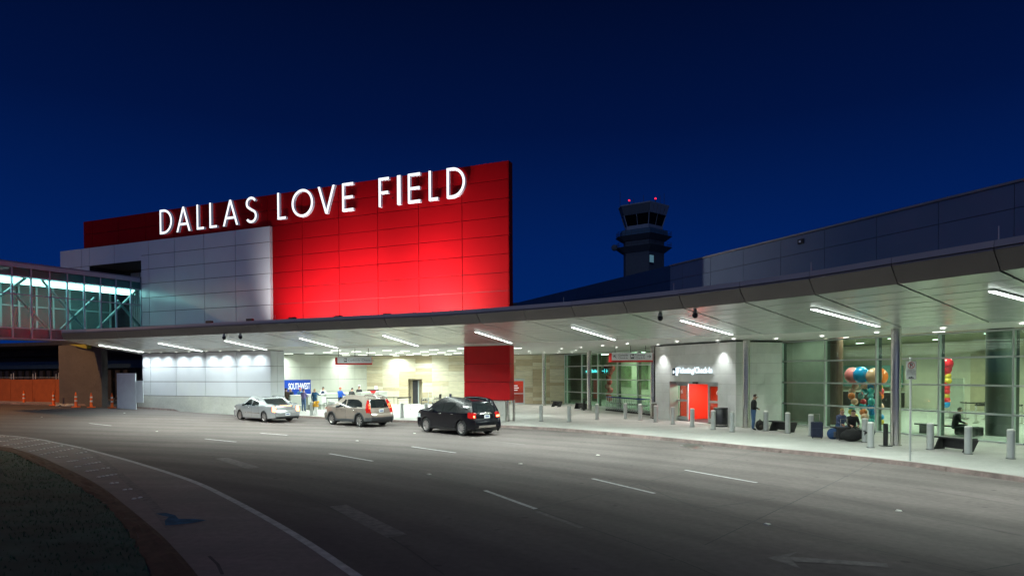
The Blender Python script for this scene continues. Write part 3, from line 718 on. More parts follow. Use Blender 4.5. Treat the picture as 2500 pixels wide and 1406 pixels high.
# ------------------------------------------------------------------ white panelled block
block = thing('white_block', 'pale panelled block beside the red wall rising through the canopy', 'building', tuple(WF.p(25, 0, KERB)))
vj = [WF.u(x, 700) for x in (659, 575.5, 499, 427, 364)] + [WF.u(345, 700)]
uEnd = WF.u(147, 640)
rowz = [wtop - 1.075 * k for k in range(9)]
def wpanel(u0, u1, z0, z1, d0=-.04, d1=0, m=M_white, parent=block, name='panel', F=WF):
    return MB().fbox(F, u0 + .018, u1 - .018, d0, d1, z0 + .018, z1 - .018).build(name, m, parent)
for a, b in zip(vj[:-1], vj[1:]):
    for z1, z0 in zip(rowz[:-1], rowz[1:]):
        if z0 > SOF + .3: wpanel(a, b, z0, z1)
for z1, z0 in zip(rowz[:-1], rowz[1:]):                # slim return at the red wall
    if z0 > SOF + .3: MB().fbox(WF, uW - .04, uW + .006, -.24, -.004, z0 + .011, z1 - .011).build('return_panel', M_white, block)
exj = [WF.u(x, 640) for x in (345, 279, 218, 199)] + [uEnd]
uo0, uo1 = WF.u(344, 660), WF.u(217, 660)
zo = WF.uz(300, 641)[1]
for a, b in zip(exj[:-1], exj[1:]): wpanel(a, b, zo, wtop)
for z1, z0 in ((zo, zo - 1.075), (zo - 1.075, zo - 2.2), (zo - 2.2, zo - 3.4)):
    wpanel(exj[2], exj[3], z0, z1); wpanel(exj[3], exj[4], z0, z1)
MB().fbox(WF, uW + .02, vj[-1] - .02, -1.25, -.06, SOF + .36, wtop - .02).build('core', M_core, block)
MB().fbox(WF, uo1, uEnd - .02, -3.0, -.06, SOF + .36, wtop - .02).build('left_core', M_core, block)
MB().fbox(WF, vj[-1], uo1, -3.0, -.06, zo, wtop - .02).build('lintel_core', M_core, block)
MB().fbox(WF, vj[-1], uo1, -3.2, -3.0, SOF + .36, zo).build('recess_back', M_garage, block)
rs = Frame(WF.p(uo1, -3.0)[:2], WF.n[:2], towards=WF.p(uo0)[:2])
for k in range(9):
    MB().fbox(WF, uo1 - 1.0 - k * .27 - .22, uo1 - 1.0 - k * .27, -2.95, -2.85, SOF + .4, zo - .25).build('louvre', M_skyframe, block)
MB().fbox(WF, uo0 + .3, uo0 + 2.2, -2.4, -1.6, SOF + .4, zo - .9).build('plant_box', M_beamblue, block)
# part of the block under the canopy
lz = [SOF - .01, WF.uz(500, 895.5)[1], WF.uz(500, 931.5)[1], WF.uz(500, 967)[1]]
for a, b in zip(vj[:-1], vj[1:]):
    for z1, z0 in zip(lz[:-1], lz[1:]): wpanel(a, b, z0, z1, name='lower_panel')
QF = Frame(WF.p(uW, 0)[:2], (-WF.n)[:2], towards=(0, 40))
for a, b in ((.0, .62), (.62, 1.3)):
    for z1, z0 in zip(lz[:-1], lz[1:]): MB().fbox(QF, a + .011, b - .011, -.04, 0, z0 + .011, z1 - .011).build('side_panel', M_white, block)
MB().fbox(WF, uW + .05, vj[-1] - .02, -1.28, -.05, KERB, SOF + .02).build('lower_core', M_core, block)
MB().fbox(WF, uW - .05, vj[-1] + .5, -1.3, .06, -.2, lz[-1] - .02).build('plinth', M_plinth, block)
for k, (a, b) in enumerate(zip(vj[:-1], vj[1:])):
    for q in (.5,) if b - a < 2 else (.3, .75):
        p = WF.p(a + (b - a) * q, .60, SOF - .03)
        l = bpy.data.lights.new('pylon_beam', 'SPOT'); l.energy = 250; l.spot_size = R(150); l.spot_blend = 1; l.color = (.86, 1, 1); l.shadow_soft_size = .06
        o = bpy.data.objects.new('pylon_beam', l); C.objects.link(o); o.location = p; o.rotation_euler = (R(0), 0, 0)
        t = thing('downlight', 'small recessed downlight washing the white pylon under the canopy', 'downlight', tuple(p), 0, 'downlights along the white pylon')
        MB().lathe([(.12, .028), (.12, .01), (.09, .01)], p, n=14).build('trim_ring', M_alu, t); MB().lathe([(.09, .014), (0, .014)], p, n=14).build('lens', M_dl, t)

# ------------------------------------------------------------------ main building: upper wall
terminal = thing('terminal_building', 'long dark grey panelled terminal wall rising above the canopy', 'building', tuple(GF.p(0, 0, KERB)))
uM = [GF.u(x, 640) for x in (2475, 2290.6, 2139.6, 2013, 1906, 1814.5, 1735, 1666)]
us = 2.86
cols = [uM[0] + us * k for k in (4, 3, 2, 1)] + uM
uT = GF.u(1636, 680)
cols.append(uT)
upz = [(9.17, 10.12), (7.6, 9.17), (6.0, 7.6)]
for a, b in zip(cols[:-1], cols[1:]):
    for z0, z1 in upz: MB().fbox(GF, b + .012, a - .012, -.05, 0, z0 + .012, z1 - .012).build('panel', M_grey, terminal)
MB().fbox(GF, uT, cols[0], -.4, .06, 10.13, 10.22).build('coping', M_fascia, terminal)
MB().fbox(GF, uT, cols[0], -22, -.07, 5.3, 10.12).build('core', M_core, terminal)
uN = GF.u(1262, 745)
continuation = thing('dark_blue_continuation', 'darker blue panelled continuation of the terminal wall receding behind the control tower base', 'building', tuple(GF.p((uN + uT) / 2, 0, KERB)))  # same wall line as the terminal, carried on in dark blue panels
uu = uT
while uu > uN:
    b = max(uN, uu - us * 1.5)
    for z0, z1 in upz: MB().fbox(GF, b + .012, uu - .012, -.05, 0, z0 + .012, z1 - .012 + (.1 if z1 > 10 else 0)).build('panel', M_navy, continuation)
    uu = b
MB().fbox(GF, uN, uT - .02, -9, -.07, 5.0, 10.1).build('core', M_core, continuation)
p = GF.uz(1957, 590); t = thing('wall_lamp', 'small square unlit lamp fixed high on the terminal wall', 'lamp', tuple(GF.p(p[0], 0, p[1])))
MB().fbox(GF, p[0] - .16, p[0] + .16, 0, .12, p[1] - .12, p[1] + .12).build('housing', M_darkmetal, t); MB().fbox(GF, p[0] - .06, p[0] + .06, .12, .13, p[1] - .05, p[1] + .05).build('lens', M_signface, t)

# ------------------------------------------------------------------ control tower
tw = Vector(((1572 - 1250) / 1600 * 155, 155, 0))
ppm = 1600 / 150.6
zz = lambda y: EYE + (907.4 - y) / ppm
zc_ = lambda y: EYE + (907.4 - y) / (1600 / 155)
tower = thing('control_tower', 'dark airport control tower with two red beacons on top', 'tower', (tw.x, tw.y, 0))
ANG = [R(a + 3) for a in (270, 344, 14, 82, 98, 166, 194)]
def octa(mb, r0, z0, r1, z1):
    n = len(ANG); P = [(tw.x + r * math.cos(a), tw.y + r * math.sin(a), z) for r, z in ((r0, z0), (r1, z1)) for a in ANG]
    return mb.add(P, [(i, (i + 1) % n, n + (i + 1) % n, n + i) for i in range(n)] + [tuple(range(n))[::-1], tuple(range(n, 2 * n))])
k = 155 / 1600 / .97
octa(MB(), 47 * k, 0, 47 * k, zz(565)).build('shaft', M_tower, tower)
for yb, yt, rb, rt in ((613, 600, 49, 66), (584, 573, 50, 66)):
    octa(MB(), rb * k, zz(yb), rt * k, zz(yt)).build('balcony', M_tower, tower)
    rail = MB()
    ring_ = [Vector((tw.x + 64 * k * math.cos(a), tw.y + 64 * k * math.sin(a), 0)) for a in ANG]
    for a, b in zip(ring_, ring_[1:] + ring_[:1]):
        for q in range(5): p = a + (b - a) * q / 5; rail.cyl(p + Vector((0, 0, zz(yt))), p + Vector((0, 0, zz(yt - 12))), .03, n=5)
        for h in (6, 12): rail.cyl(a + Vector((0, 0, zz(yt - h))), b + Vector((0, 0, zz(yt - h))), .03, n=5)
    rail.build('railing', M_darkmetal, tower)
octa(MB(), 56 * k, zz(573), 55 * k, zz(558)).build('cab_base', M_beltpanel, tower)
octa(MB(), 44 * k, zz(558), 44 * k, zz(547)).build('sill_band', M_towerpale, tower)
octa(MB(), 42 * k, zz(547), 50 * k, zz(521)).build('cab_glazing', mat('cab_glass', (.003, .004, .006), .25, spec=.2), tower)
P0 = [Vector((tw.x + 43 * k * math.cos(a), tw.y + 43 * k * math.sin(a), zz(547))) for a in ANG]; P1 = [Vector((tw.x + 51 * k * math.cos(a), tw.y + 51 * k * math.sin(a), zz(521))) for a in ANG]
for i in range(len(ANG)):
    j = (i + 1) % len(ANG); MB().cyl(P0[i], P1[i], .11, n=5).build('mullion', M_towerpale, tower)
    if (P0[i] - P0[j]).length > 3: MB().cyl((P0[i] + P0[j]) / 2, (P1[i] + P1[j]) / 2, .06, n=5).build('mullion', M_towerpale, tower)
octa(MB(), 51 * k, zz(521), 58 * k, zz(499)).build('roof_fascia', M_tower, tower)
octa(MB(), 59 * k, zz(499), 59 * k, zz(496)).build('roof', M_towerpale, tower)
fr_ = [Vector((tw.x + 58.6 * k * math.cos(a), tw.y + 58.6 * k * math.sin(a), zz(498))) for a in ANG[:2]]; fb_ = [Vector((tw.x + 51.6 * k * math.cos(a), tw.y + 51.6 * k * math.sin(a), zz(520.5))) for a in ANG[:2]]
for q in range(5):
    a0, a1 = q / 5 + .015, (q + 1) / 5 - .015; L_ = lambda A, t: A[0] + (A[1] - A[0]) * t; nrm = (fr_[1] - fr_[0]).cross(Vector((0, 0, 1))).normalized() * .12
    MB().hexa([L_(fb_, a0), L_(fb_, a1), L_(fb_, a1) + nrm, L_(fb_, a0) + nrm, L_(fr_, a0), L_(fr_, a1), L_(fr_, a1) + nrm, L_(fr_, a0) + nrm]).build('fascia_panel', M_towerpale, tower)
for x, y, h in ((1515, 492, 40), (1572, 490, 32), (1548, 491, 24), (1612, 490, 30), (1622, 492, 36)):
    p = Vector(((x - 1250) / 1600 * 155, 155, zz(498))); MB().cyl(p, p + Vector((0, 0, h / ppm)), .05, n=5).build('antenna', M_darkmetal, tower)
for x, y in ((1537, 491.5), (1601, 487)):
    p = Vector(((x - 1250) / 1600 * 155, 155, zc_(y))); MB().cyl((p.x, p.y, zz(497)), p, .1, n=6).build('beacon_post', M_darkmetal, tower); MB().ball(p, .2, 10, 6).build('beacon', M_beacon, tower)
pa_ = Vector((tw.x + 47 * k * math.cos(ANG[0]), tw.y + 47 * k * math.sin(ANG[0]), 0)); pb_ = Vector((tw.x + 47 * k * math.cos(ANG[1]), tw.y + 47 * k * math.sin(ANG[1]), 0)); TF = Frame(pa_[:2], (pb_ - pa_)[:2])
ua, z1 = TF.uz(1586, 622); ub, z0 = TF.uz(1595.5, 641)
MB().fbox(TF, ua, ub, -.02, .06, z0, z1).build('window', M_skywin, tower); MB().fbox(TF, ua, ub, -.02, .05, z0 - .6, z0 - .1).build('vent', M_black, tower)
MB().ball(((1501 - 1250) / 1600 * 153, 153, zz(601)), (.75, .4, .75), 14, 10).build('dish', M_tower, tower, smooth=40)
hang = thing('hangar', 'dim low hangar roof far off beside the red wall', 'building', (3, 230, 0))
hb = MB()
hp = [(-16, 0)] + [(-16 + 32 * i / 14, 22 + 5.5 * math.sin(math.pi * i / 14)) for i in range(15)] + [(16, 0)]
hb.prism(hp, lambda x, z: (x + 3, 230, z), lambda x, z: (x + 3, 260, z)).build('hall', mat('hangar_sheet', (.03, .05, .07), .8), hang)

# ------------------------------------------------------------------ limestone wall with doors
stone = thing('limestone_wall', 'cream limestone block wall behind the check-in area', 'wall', tuple(SF.p(SLEN / 2, 0, KERB)))
d0u, d1u = SF.u(997, 950), SF.u(1031, 950); dz = SF.uz(1014, 925)[1]
e0u, e1u = SF.u(1247, 950), SF.u(1281, 950); ez = SF.uz(1270, 924)[1]
MB().fbox(SF, -.05, d0u, -.4, -.06, KERB, SOF + .02).build('core', M_core, stone)
MB().fbox(SF, d1u, e0u, -.4, -.06, KERB, SOF + .02).build('core', M_core, stone)
MB().fbox(SF, e1u, SLEN, -.4, -.06, KERB, SOF + .02).build('core', M_core, stone)
MB().fbox(SF, d0u, d1u, -.4, -.06, dz, SOF + .02).build('core', M_core, stone)
MB().fbox(SF, e0u, e1u, -.4, -.06, ez, SOF + .02).build('core', M_core, stone)
CWS = 1.55; rws = [.30] * 15
colu = [-.05]
while colu[-1] < SLEN - .6: colu.append(min(SLEN, colu[-1] + CWS))
for ci, (a, b) in enumerate(zip(colu[:-1], colu[1:])):
    z = KERB + .01; base_m = random.choice(M_stones)
    while z < SOF - .02:
        h = min(random.choice((.3, .3, .3, .6, .45)), SOF - .012 - z)
        segs = [(a, b)]
        for q0_, q1_, qz in ((d0u, d1u, dz), (e0u, e1u, ez)):
            new = []
            for s0, s1 in segs:
                if z < qz - .02 and s1 > q0_ and s0 < q1_:
                    if q0_ - s0 > .012: new.append((s0, q0_))
                    if s1 - q1_ > .012: new.append((q1_, s1))
                else: new.append((s0, s1))
            segs = new
        for q0_, q1_, qz in ((d0u, d1u, dz), (e0u, e1u, ez)):
            if z < qz - .02 < z + h - .05 and b > q0_ and a < q1_: MB().fbox(SF, max(a, q0_) + .004, min(b, q1_) - .004, -.06, 0, qz + .004, z + h - .004).build('stone_block', base_m, stone)
        for s0, s1 in segs:
            pr = random.choice((0, 0, .004, .012)); m = base_m if random.random() < .45 else random.choice(M_stones)
            MB().fbox(SF, s0 + .004, s1 - .004, -.06, pr, z + .004, z + h - .004).build('stone_block', m, stone)
        z += h
# service doorway
dr = thing('service_doorway', 'open stone-framed doorway in the limestone wall showing a dark door', 'doorway', tuple(SF.p((d0u + d1u) / 2, 0, KERB)))
MB().fbox(SF, d0u, d1u, -.95, -.85, KERB, dz).build('back_wall', M_stones[1], dr)
MB().fbox(SF, d0u - .1, d0u, -.9, -.05, KERB, dz).build('side_wall', M_stones[1], dr); MB().fbox(SF, d1u, d1u + .1, -.9, -.05, KERB, dz).build('side_wall', M_stones[1], dr)
MB().fbox(SF, d0u, d1u, -.9, -.05, dz, dz + .1).build('head', M_stones[3], dr)
MB().fbox(SF, d0u + .22, d0u + .74, -.84, -.76, KERB, dz - .14).build('door', M_darkmetal, dr); MB().fbox(SF, d0u + .76, d0u + .84, -.84, -.6, KERB, dz - .14).build('jamb', M_alu, dr)
# red vestibule door
rd = thing('vestibule_door', 'glazed door with bright red interior beside the red pylon', 'door', tuple(SF.p((e0u + e1u) / 2, 0, KERB)))
M_redwall = mat('red_interior', (.70, .035, .012), .5, var=.05)
MB().fbox(SF, e0u, e1u, -2.6, -2.5, KERB, ez).build('red_wall', M_redwall, rd)
MB().fbox(SF, e0u - .1, e0u, -2.5, -.41, KERB, ez).build('side_wall', M_redwall, rd); MB().fbox(SF, e1u, e1u + .1, -2.5, -.41, KERB, ez).build('side_wall', M_redwall, rd)
MB().fbox(SF, e0u, e1u, -2.5, -.41, ez, ez + .1).build('ceiling', M_ceil, rd)
MB().fbox(SF, e0u + .2, e1u - .2, -2.0, -1.0, ez - .05, ez - .01).build('lamp', M_bar, rd)
for a, b, z0, z1 in ((e0u, e0u + .09, KERB, ez), (e1u - .12, e1u, KERB, ez), (e0u + .09, e1u - .12, ez - .22, ez), (e0u + .09, e1u - .12, KERB, KERB + .12), (e0u + .09, e1u - .12, 1.05, 1.12)):
    MB().fbox(SF, a, b, -.08, .03, z0, z1).build('frame', M_alu, rd)
MB().fbox(SF, e0u + .1, e1u - .13, -.03, -.015, KERB + .13, ez - .23).build('pane', M_glass, rd)
for k, w in enumerate((.5, .62, .5)):
    MB().fbox(SF, e0u + .12, e0u + .12 + w, -.012, -.008, 1.75 - k * .2, 1.85 - k * .2).build('decal', M_print, rd)

# ------------------------------------------------------------------ check-in back wall, board, counters
back = thing('check_in_wall', 'grey panelled back wall of the curbside check-in', 'wall', tuple(BF.p(BLEN / 2, 0, KERB)))
bj = [-1.6] + [BF.u(x, 900) for x in (733, 781, 825.5, 866)] + [BLEN]
bz = [KERB, BF.uz(800, 926)[1] - 1.02, BF.uz(800, 926)[1], BF.uz(800, 897)[1], SOF - .01]
for a, b in zip(bj[:-1], bj[1:]):
    for z0, z1 in zip(bz[:-1], bz[1:]): MB().fbox(BF, a + .01, b - .01, -.05, 0, z0 + .01, z1 - .01).build('panel', M_backpanel, back)
MB().fbox(BF, -1.6, BLEN - .05, -.3, -.06, KERB, SOF + .02).build('core', M_core, back)
b0, bzt = BF.uz(694, 928, .06); b1, bzb = BF.uz(759, 958, .06)
sw = thing('airline_board', 'bright blue board lettered SOUTHWEST behind the counter', 'sign', tuple(BF.p((b0 + b1) / 2, .05, bzb)))
MB().fbox(BF, b0 - .6, b1, .0, .05, bzb - .6, bzt).build('board', M_blue, sw)
wt = BF.u(757, 940) - BF.u(704, 940)
tm = text_on(BF, BF.u(704, 944, .06), .055, BF.uz(730, 949.5)[1], 'SOUTHWEST', .62, M_print, sw, bold=.012, extrude=.004)
tw_ = max(v.co.x for v in tm.data.vertices); s_ = wt / tw_
for v in tm.data.vertices: v.co.x *= s_; v.co.y *= 1.15
CF = Frame(BF.p(0, 3.0)[:2], BF.e[:2], towards=(0, 40))
def counter(px0, px1, ptop, lab, low=False):
    a, b = CF.u(px0, ptop), CF.u(px1, ptop); z = min(1.5, max(1.2, CF.uz((px0 + px1) / 2, ptop)[1]))
    t = thing('check_in_counter', 'pale grey check-in counter ' + lab, 'counter', tuple(CF.p((a + b) / 2, 0, KERB)), 0, 'check-in counters')
    MB().fbox(CF, a, b, -.55, 0, KERB + .08, z - .05).build('front_panel', M_counter, t); MB().fbox(CF, a - .04, b + .04, -.6, .06, z - .05, z).build('counter_top', M_countertop, t)
    MB().fbox(CF, a + .05, b - .05, -.5, -.04, KERB, KERB + .08).build('base', M_darkmetal, t)
    MB().fbox(CF, a, b, .0, .45, KERB + .42, KERB + .47).build('bag_shelf', M_countertop, t); MB().fbox(CF, a + .05, b - .05, .02, .36, KERB, KERB + .42).build('shelf_base', M_counter, t)
    return t
counter(709, 736, 964, 'in front of the blue board, leftmost'); counter(752, 765, 962, 'second from the left behind the person in teal'); counter(775, 791, 962, 'with a white notice on its front'); counter(797, 830, 960, 'longest one behind the beige car'); counter(842, 862, 959, 'behind the people in dark clothes'); counter(882, 918, 957, 'second from the right'); counter(925, 946, 955, 'rightmost by the limestone wall')
t = thing('paper_notice', 'white paper notice hanging on a check-in counter', 'notice', tuple(CF.p(CF.u(791, 975, .5), .5, .8)))
a, z1 = CF.uz(786, 969, .5); b, z0 = CF.uz(796, 982, .5); MB().fbox(CF, a, b, .5, .51, z0, z1).build('sheet', M_print, t)
MB().cyl(CF.p((a + b) / 2, .5, KERB), CF.p((a + b) / 2, .5, z0), .02, n=8).build('stand', M_darkmetal, t)
for px, py, w, lab in ((918, 946, 6, 'right above the rightmost counter'), (877, 944, 5, 'on the grey wall')):
    F_ = SF if px > 895 else BF; u, z = F_.uz(px, py); tag(MB().fbox(F_, u - .13, u + .13, .0, .02, z - .17, z + .17).build('wall_notice', M_print), 'small framed white notice ' + lab, 'notice')
t = thing('baggage_scale', 'dark red luggage scale head on a post at the counters', 'scale', tuple(ony(911, 985, 55)))
p = ony(911, 953, 55); MB().box((p.x, p.y, p.z + .05), (.95, .12, .09)).build('beam', M_darkmetal, t); MB().prism([(-.28, 0), (.28, 0), (.12, -.22), (-.12, -.22)], lambda x, z: (p.x + x, p.y - .1, p.z + z), lambda x, z: (p.x + x, p.y + .1, p.z + z)).build('head', M_signred, t); MB().cyl((p.x, p.y, KERB), (p.x, p.y, p.z - .2), .04, n=8).build('post', M_darkmetal, t)

# ------------------------------------------------------------------ glazed fronts
def glazed(F, ulist, zlist, name, label, gm, drop_first=False, deep=.12):
    t = thing(name, label, 'glass wall', tuple(F.p((ulist[0] + ulist[-1]) / 2, 0, KERB)))
    for u in ulist:
        MB().fbox(F, u - .032, u + .032, -deep, .03, KERB, SOF - .005).build('mullion', M_alu, t); MB().fbox(F, u - .028, u + .028, -.34, -deep - .002, KERB + .03, SOF - .01).build('mullion_fin', M_fin, t)
    for z in zlist:
        for a, b in zip(ulist[:-1], ulist[1:]): MB().fbox(F, min(a, b) + .034, max(a, b) - .034, -.08, .02, z - .035, z + .035).build('transom', M_alu, t)
    zz_ = [KERB] + [z for z in zlist]
    for a, b in zip(ulist[:-1], ulist[1:]):
        for z0, z1 in zip(zlist[:-1], zlist[1:]):
            MB().fbox(F, min(a, b) + .03, max(a, b) - .03, -.035, -.02, z0 + .03, z1 - .03).build('glass_pane', gm, t)
    return t
zl2 = [KERB + .05, KERB + 1.13, KERB + 2.26, KERB + 3.39, SOF - .05]
gu = [GF.u(x, 930) for x in (2474, 2292, 2139, 2014, 1908, 1890)]
gl2 = glazed(GF, [gu[0] + us * k for k in (3, 2, 1)] + gu, zl2, 'hall_glass_wall', 'tall green-tinted glass wall of the lit ticketing hall', M_glass)
g1u = [G1.u(x, 930) for x in (1378.5, 1384, 1420, 1459, 1507, 1556, 1590)] + [G1.u(1640, 930)]
gl1 = glazed(G1, g1u, zl2, 'lobby_glass_wall', 'dark green glass wall between limestone and entrance portal', M_glassgreen)

# ticketing hall behind the glass
hall = thing('ticketing_hall', 'cream ticketing hall interior seen through the glass wall', 'interior', tuple(GF.p(5, -10, KERB)))
MB().fbox(GF, -14, 20, -21.3, -.13, KERB + .004, KERB + .02).build('hall_floor', M_hallfloor, hall)
MB().fbox(GF, -14, 20, -21.6, -21.3, KERB, 5.1).build('back_wall', M_cream, hall)
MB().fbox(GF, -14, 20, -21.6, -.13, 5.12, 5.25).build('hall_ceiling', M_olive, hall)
MB().fbox(GF, -14.2, -14, -21.6, -3.9, KERB, 5.1).build('end_wall', M_cream, hall); MB().fbox(GF, 20, 20.2, -21.6, -.13, KERB, 5.1).build('end_wall', M_cream, hall)
MB().fbox(GF, -7.9, GF.u(2012, 930) - 1.95, -2.5, -2.2, KERB, 5.1).build('partition', M_greenwall, hall)
for k in range(6):
    for q in range(2):
        MB().fbox(GF, -8 + k * 4.6, -6.2 + k * 4.6, -2.6 - q * 2.6, -2.2 - q * 2.6, 5.06, 5.11).build('ceiling_lamp_or_added_strip', M_bar, hall); area(GF.p(-7.1 + k * 4.6, -2.4 - q * 2.6, 5.04), GF.e * 1.8, .4, 150, (1, .97, .82))
for q in (8, 12.5, 17):
    for k in range(5): MB().fbox(GF, -9 + k * 6, -8.4 + k * 6, -q - .08, -q + .08, 5.09, 5.118).build('ceiling_lamp_or_added_strip', M_bar, hall); area(GF.p(-8.7 + k * 6, -q, 5.06), GF.e * 1.5, .5, 190, (1, .97, .80))
for k in range(2): MB().fbox(GF, -4 + k * 3.5, -2.5 + k * 3.5, -1.2, -.9, 5.06, 5.11).build('ceiling_lamp_or_added_strip', M_bar, hall); area(GF.p(-3.25 + k * 3.5, -1.05, 5.04), GF.e * 1.5, .3, 26, (1, .97, .82))  # unseen strips added in front of the partition to brighten it
def inhall(px, py, v):
    u, z = GF.uz(px, py, -v); return u, z
a, z1 = inhall(2050, 893, 20.8); b, z0 = inhall(2196, 945, 20.8)
tealw = MB().fbox(GF, min(a, b), max(a, b), -21.2, -20.9, max(z0, 1.4), z1).build('teal_feature_wall', M_tealwall, hall)
desk = thing('ticket_desk', 'long dark ticket desk before the teal wall inside the hall', 'desk', tuple(GF.p((a + b) / 2, -19.6, KERB)))
MB().fbox(GF, min(a, b) - .5, max(a, b) + 1, -20.0, -19.2, KERB + .021, 1.3).build('body', M_black, desk); MB().fbox(GF, min(a, b) - .6, max(a, b) + 1.1, -20.1, -19.1, 1.3, 1.36).build('desk_top', M_countertop, desk)
# slanted panels on the back wall
for px0, px1, y0, m, nm in ((2345, 2350, 0, M_cream, 'fin'),):
    pass
u0, _ = inhall(2378, 900, 21); u1, _ = inhall(2420, 900, 21)
MB().fbox(GF, min(u0, u1), max(u0, u1), -21.25, -20.6, KERB + .021, 4.2).build('wall_bay', mat('tan_wall', (.42, .38, .26), .6), hall)
u0, z1 = inhall(2318, 923, 12); u1, _ = inhall(2352, 923, 12)
scr = thing('display_board', 'tall grey-green display board standing inside the hall', 'display board', tuple(GF.p((u0 + u1) / 2, -12, KERB)))
MB().fbox(GF, min(u0, u1), max(u0, u1), -12.1, -12, KERB + .021, z1).build('panel', M_greenwall, scr); MB().fbox(GF, min(u0, u1) - .1, max(u0, u1) + .1, -12.4, -11.8, KERB + .021, KERB + .06).build('foot', M_darkmetal, scr)
def round_col(px, v, r, m, lab, name='hall_column'):
    u, _ = inhall(px, 930, v); p = GF.p(u, -v, KERB + .021)
    tag(MB().cyl(p, p + Vector((0, 0, 4.98)), r, n=24).build(name, m, smooth=40), lab, 'column')
round_col(2441, 3.2, .52, M_darkcol, 'massive dark column inside the hall at the right'); round_col(2040, 2.2, .36, M_brown, 'dark brown column inside the hall left of the balloons')

# lobby behind the smaller glass wall
lob = thing('lobby', 'dim green lobby interior with planting pictures behind glass', 'interior', tuple(G1.p(7, -4, KERB)))
MB().fbox(G1, -14, 16, -8, -.13, KERB + .004, KERB + .02).build('lobby_floor', M_hallfloor, lob); MB().fbox(G1, -14, 16, -8.2, -8, KERB, 4.9).build('back_wall', M_cream, lob)
MB().fbox(G1, -14.2, -14, -8.2, -.5, KERB, 4.9).build('side_wall', M_greenwall, lob); MB().fbox(G1, 16, 16.2, -8.2, -.13, KERB, 4.9).build('side_wall', M_cream, lob)
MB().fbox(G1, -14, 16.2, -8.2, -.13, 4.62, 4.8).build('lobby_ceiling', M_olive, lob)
MB().fbox(G1, -10, -2.2, -5.2, -5.0, KERB + .021, 4.6).build('screen_wall', mat('dark_green_wall', (.10, .13, .08), .6), lob)
for k in range(6): MB().fbox(G1, -1.8 + 2.6 * k, -.2 + 2.6 * k, -6.5 + k % 2 * 3, -6.1 + k % 2 * 3, 4.55, 4.61).build('ceiling_lamp_or_added_strip', M_bar, lob); area(G1.p(-1 + 2.6 * k, -6.3 + k % 2 * 3, 4.53), G1.e * 1.6, .4, 110, (.95, 1, .85))
M_leafpic = mat('foliage_mural', (.06, .13, .04), .5, var=.9, scale=2.5, detail=9)
for px0, px1, y0, y1 in ((1512, 1540, 894, 945), (1563, 1581, 890, 950)):
    a, z1 = G1.uz(px0, y0, -7.9); b, z0 = G1.uz(px1, y1, -7.9); MB().fbox(G1, min(a, b), max(a, b), -7.98, -7.9, max(z0, .9), z1).build('mural', M_leafpic, lob)
a, z1 = G1.uz(1449, 926, -4.9); b, z0 = G1.uz(1463, 945, -4.9); MB().fbox(G1, min(a, b), max(a, b), -4.99, -4.9, KERB + .3, z1).build('red_panel', M_signred, lob)
# lit directional sign in the lobby
M_cyan = emitter('cyan_letters', (.12, .72, 1), 2.2)
sg = thing('lobby_sign', 'small glowing cyan sign with plane symbol inside the green lobby', 'sign', tuple(G1.p(5, -.9, 3)))
a, z1 = G1.uz(1428, 899.5, -.8); b, z0 = G1.uz(1485, 911.5, -.8)
MB().fbox(G1, min(a, b) - .1, max(a, b), -.92, -.86, z0, z1).build('panel', mat('sign_navy', (.005, .02, .05), .4), sg)
xs = [a + (b - a) * t for t in (.03, .10, .17, .28, .36, .42, .48, .55, .62)]
for k, x in enumerate(xs): MB().fbox(G1, x - .05, x + (.12 if k % 3 else .2), -.86, -.84, z0 + .08, z1 - (.08 if k % 2 else .16)).build('glyph', M_cyan, sg)
um = a + (b - a) * .72
MB().fbox(G1, um, um + .3, -.86, -.84, (z0 + z1) / 2 - .03, (z0 + z1) / 2 + .03).build('arrow_shaft', M_cyan, sg); MB().fbox(G1, a + (b - a) * .82, a + (b - a) * .835, -.86, -.84, z0 + .04, z1 - .04).build('divider', M_cyan, sg)
def plane_icon(F, u, d, z, s, m, par):
    pl = [(-.5, -.06), (-.1, -.09), (-.25, -.5), (-.12, -.5), (.15, -.09), (.4, -.07), (.5, 0), (.4, .07), (.15, .09), (-.12, .5), (-.25, .5), (-.1, .09), (-.5, .06)]
    MB().prism([(x * s, y * s) for x, y in pl], lambda x, y: F.p(u + x, d, z + y), lambda x, y: F.p(u + x, d + .02, z + y)).build('plane_symbol', m, par)
plane_icon(G1, a + (b - a) * .92, -.86, (z0 + z1) / 2, .3, M_cyan, sg)

# ------------------------------------------------------------------ entrance portal
portal = thing('entrance_portal', 'white stone entrance portal with lit ticketing sign', 'building', tuple(PF.p(PLEN / 2, 0, KERB)))
o0, ozt = PF.uz(1634, 931); o1 = PF.u(1753, 960)
zj = [KERB + .003 + (SOF - .075 - KERB) / 8 * k for k in range(9)]
uj = [0, o0, o0 + (o1 - o0) * .5, o1, PLEN]
for ri, (z0, z1) in enumerate(zip(zj[:-1], zj[1:])):
    us_ = [0, .5 * (ri % 2) + o0 * .5, o0] if False else [0, o0]
    spans = [(0, o0), (o1, (o1 + PLEN) / 2 if ri % 2 else PLEN * .55 + o1 * .45), ((o1 + PLEN) / 2 if ri % 2 else PLEN * .55 + o1 * .45, PLEN)]
    if z0 > ozt - .3:
        zz0 = max(z0, ozt); mid = o0 + (o1 - o0) * (.35 if ri % 2 else .6); spans += [(o0, mid, zz0), (mid, o1, zz0)]
    for sp in spans:
        za = sp[2] if len(sp) > 2 else z0
        if z1 - za > .05: MB().fbox(PF, sp[0] + .003, sp[1] - .003, -.06, random.choice((0, .002)), za + .003, z1 - .003).build('stone_panel', random.choice(M_pstone), portal)
MB().fbox(PF, .0, PLEN, -.1, -.02, SOF - .07, SOF).build('head_trim', M_darkmetal, portal)
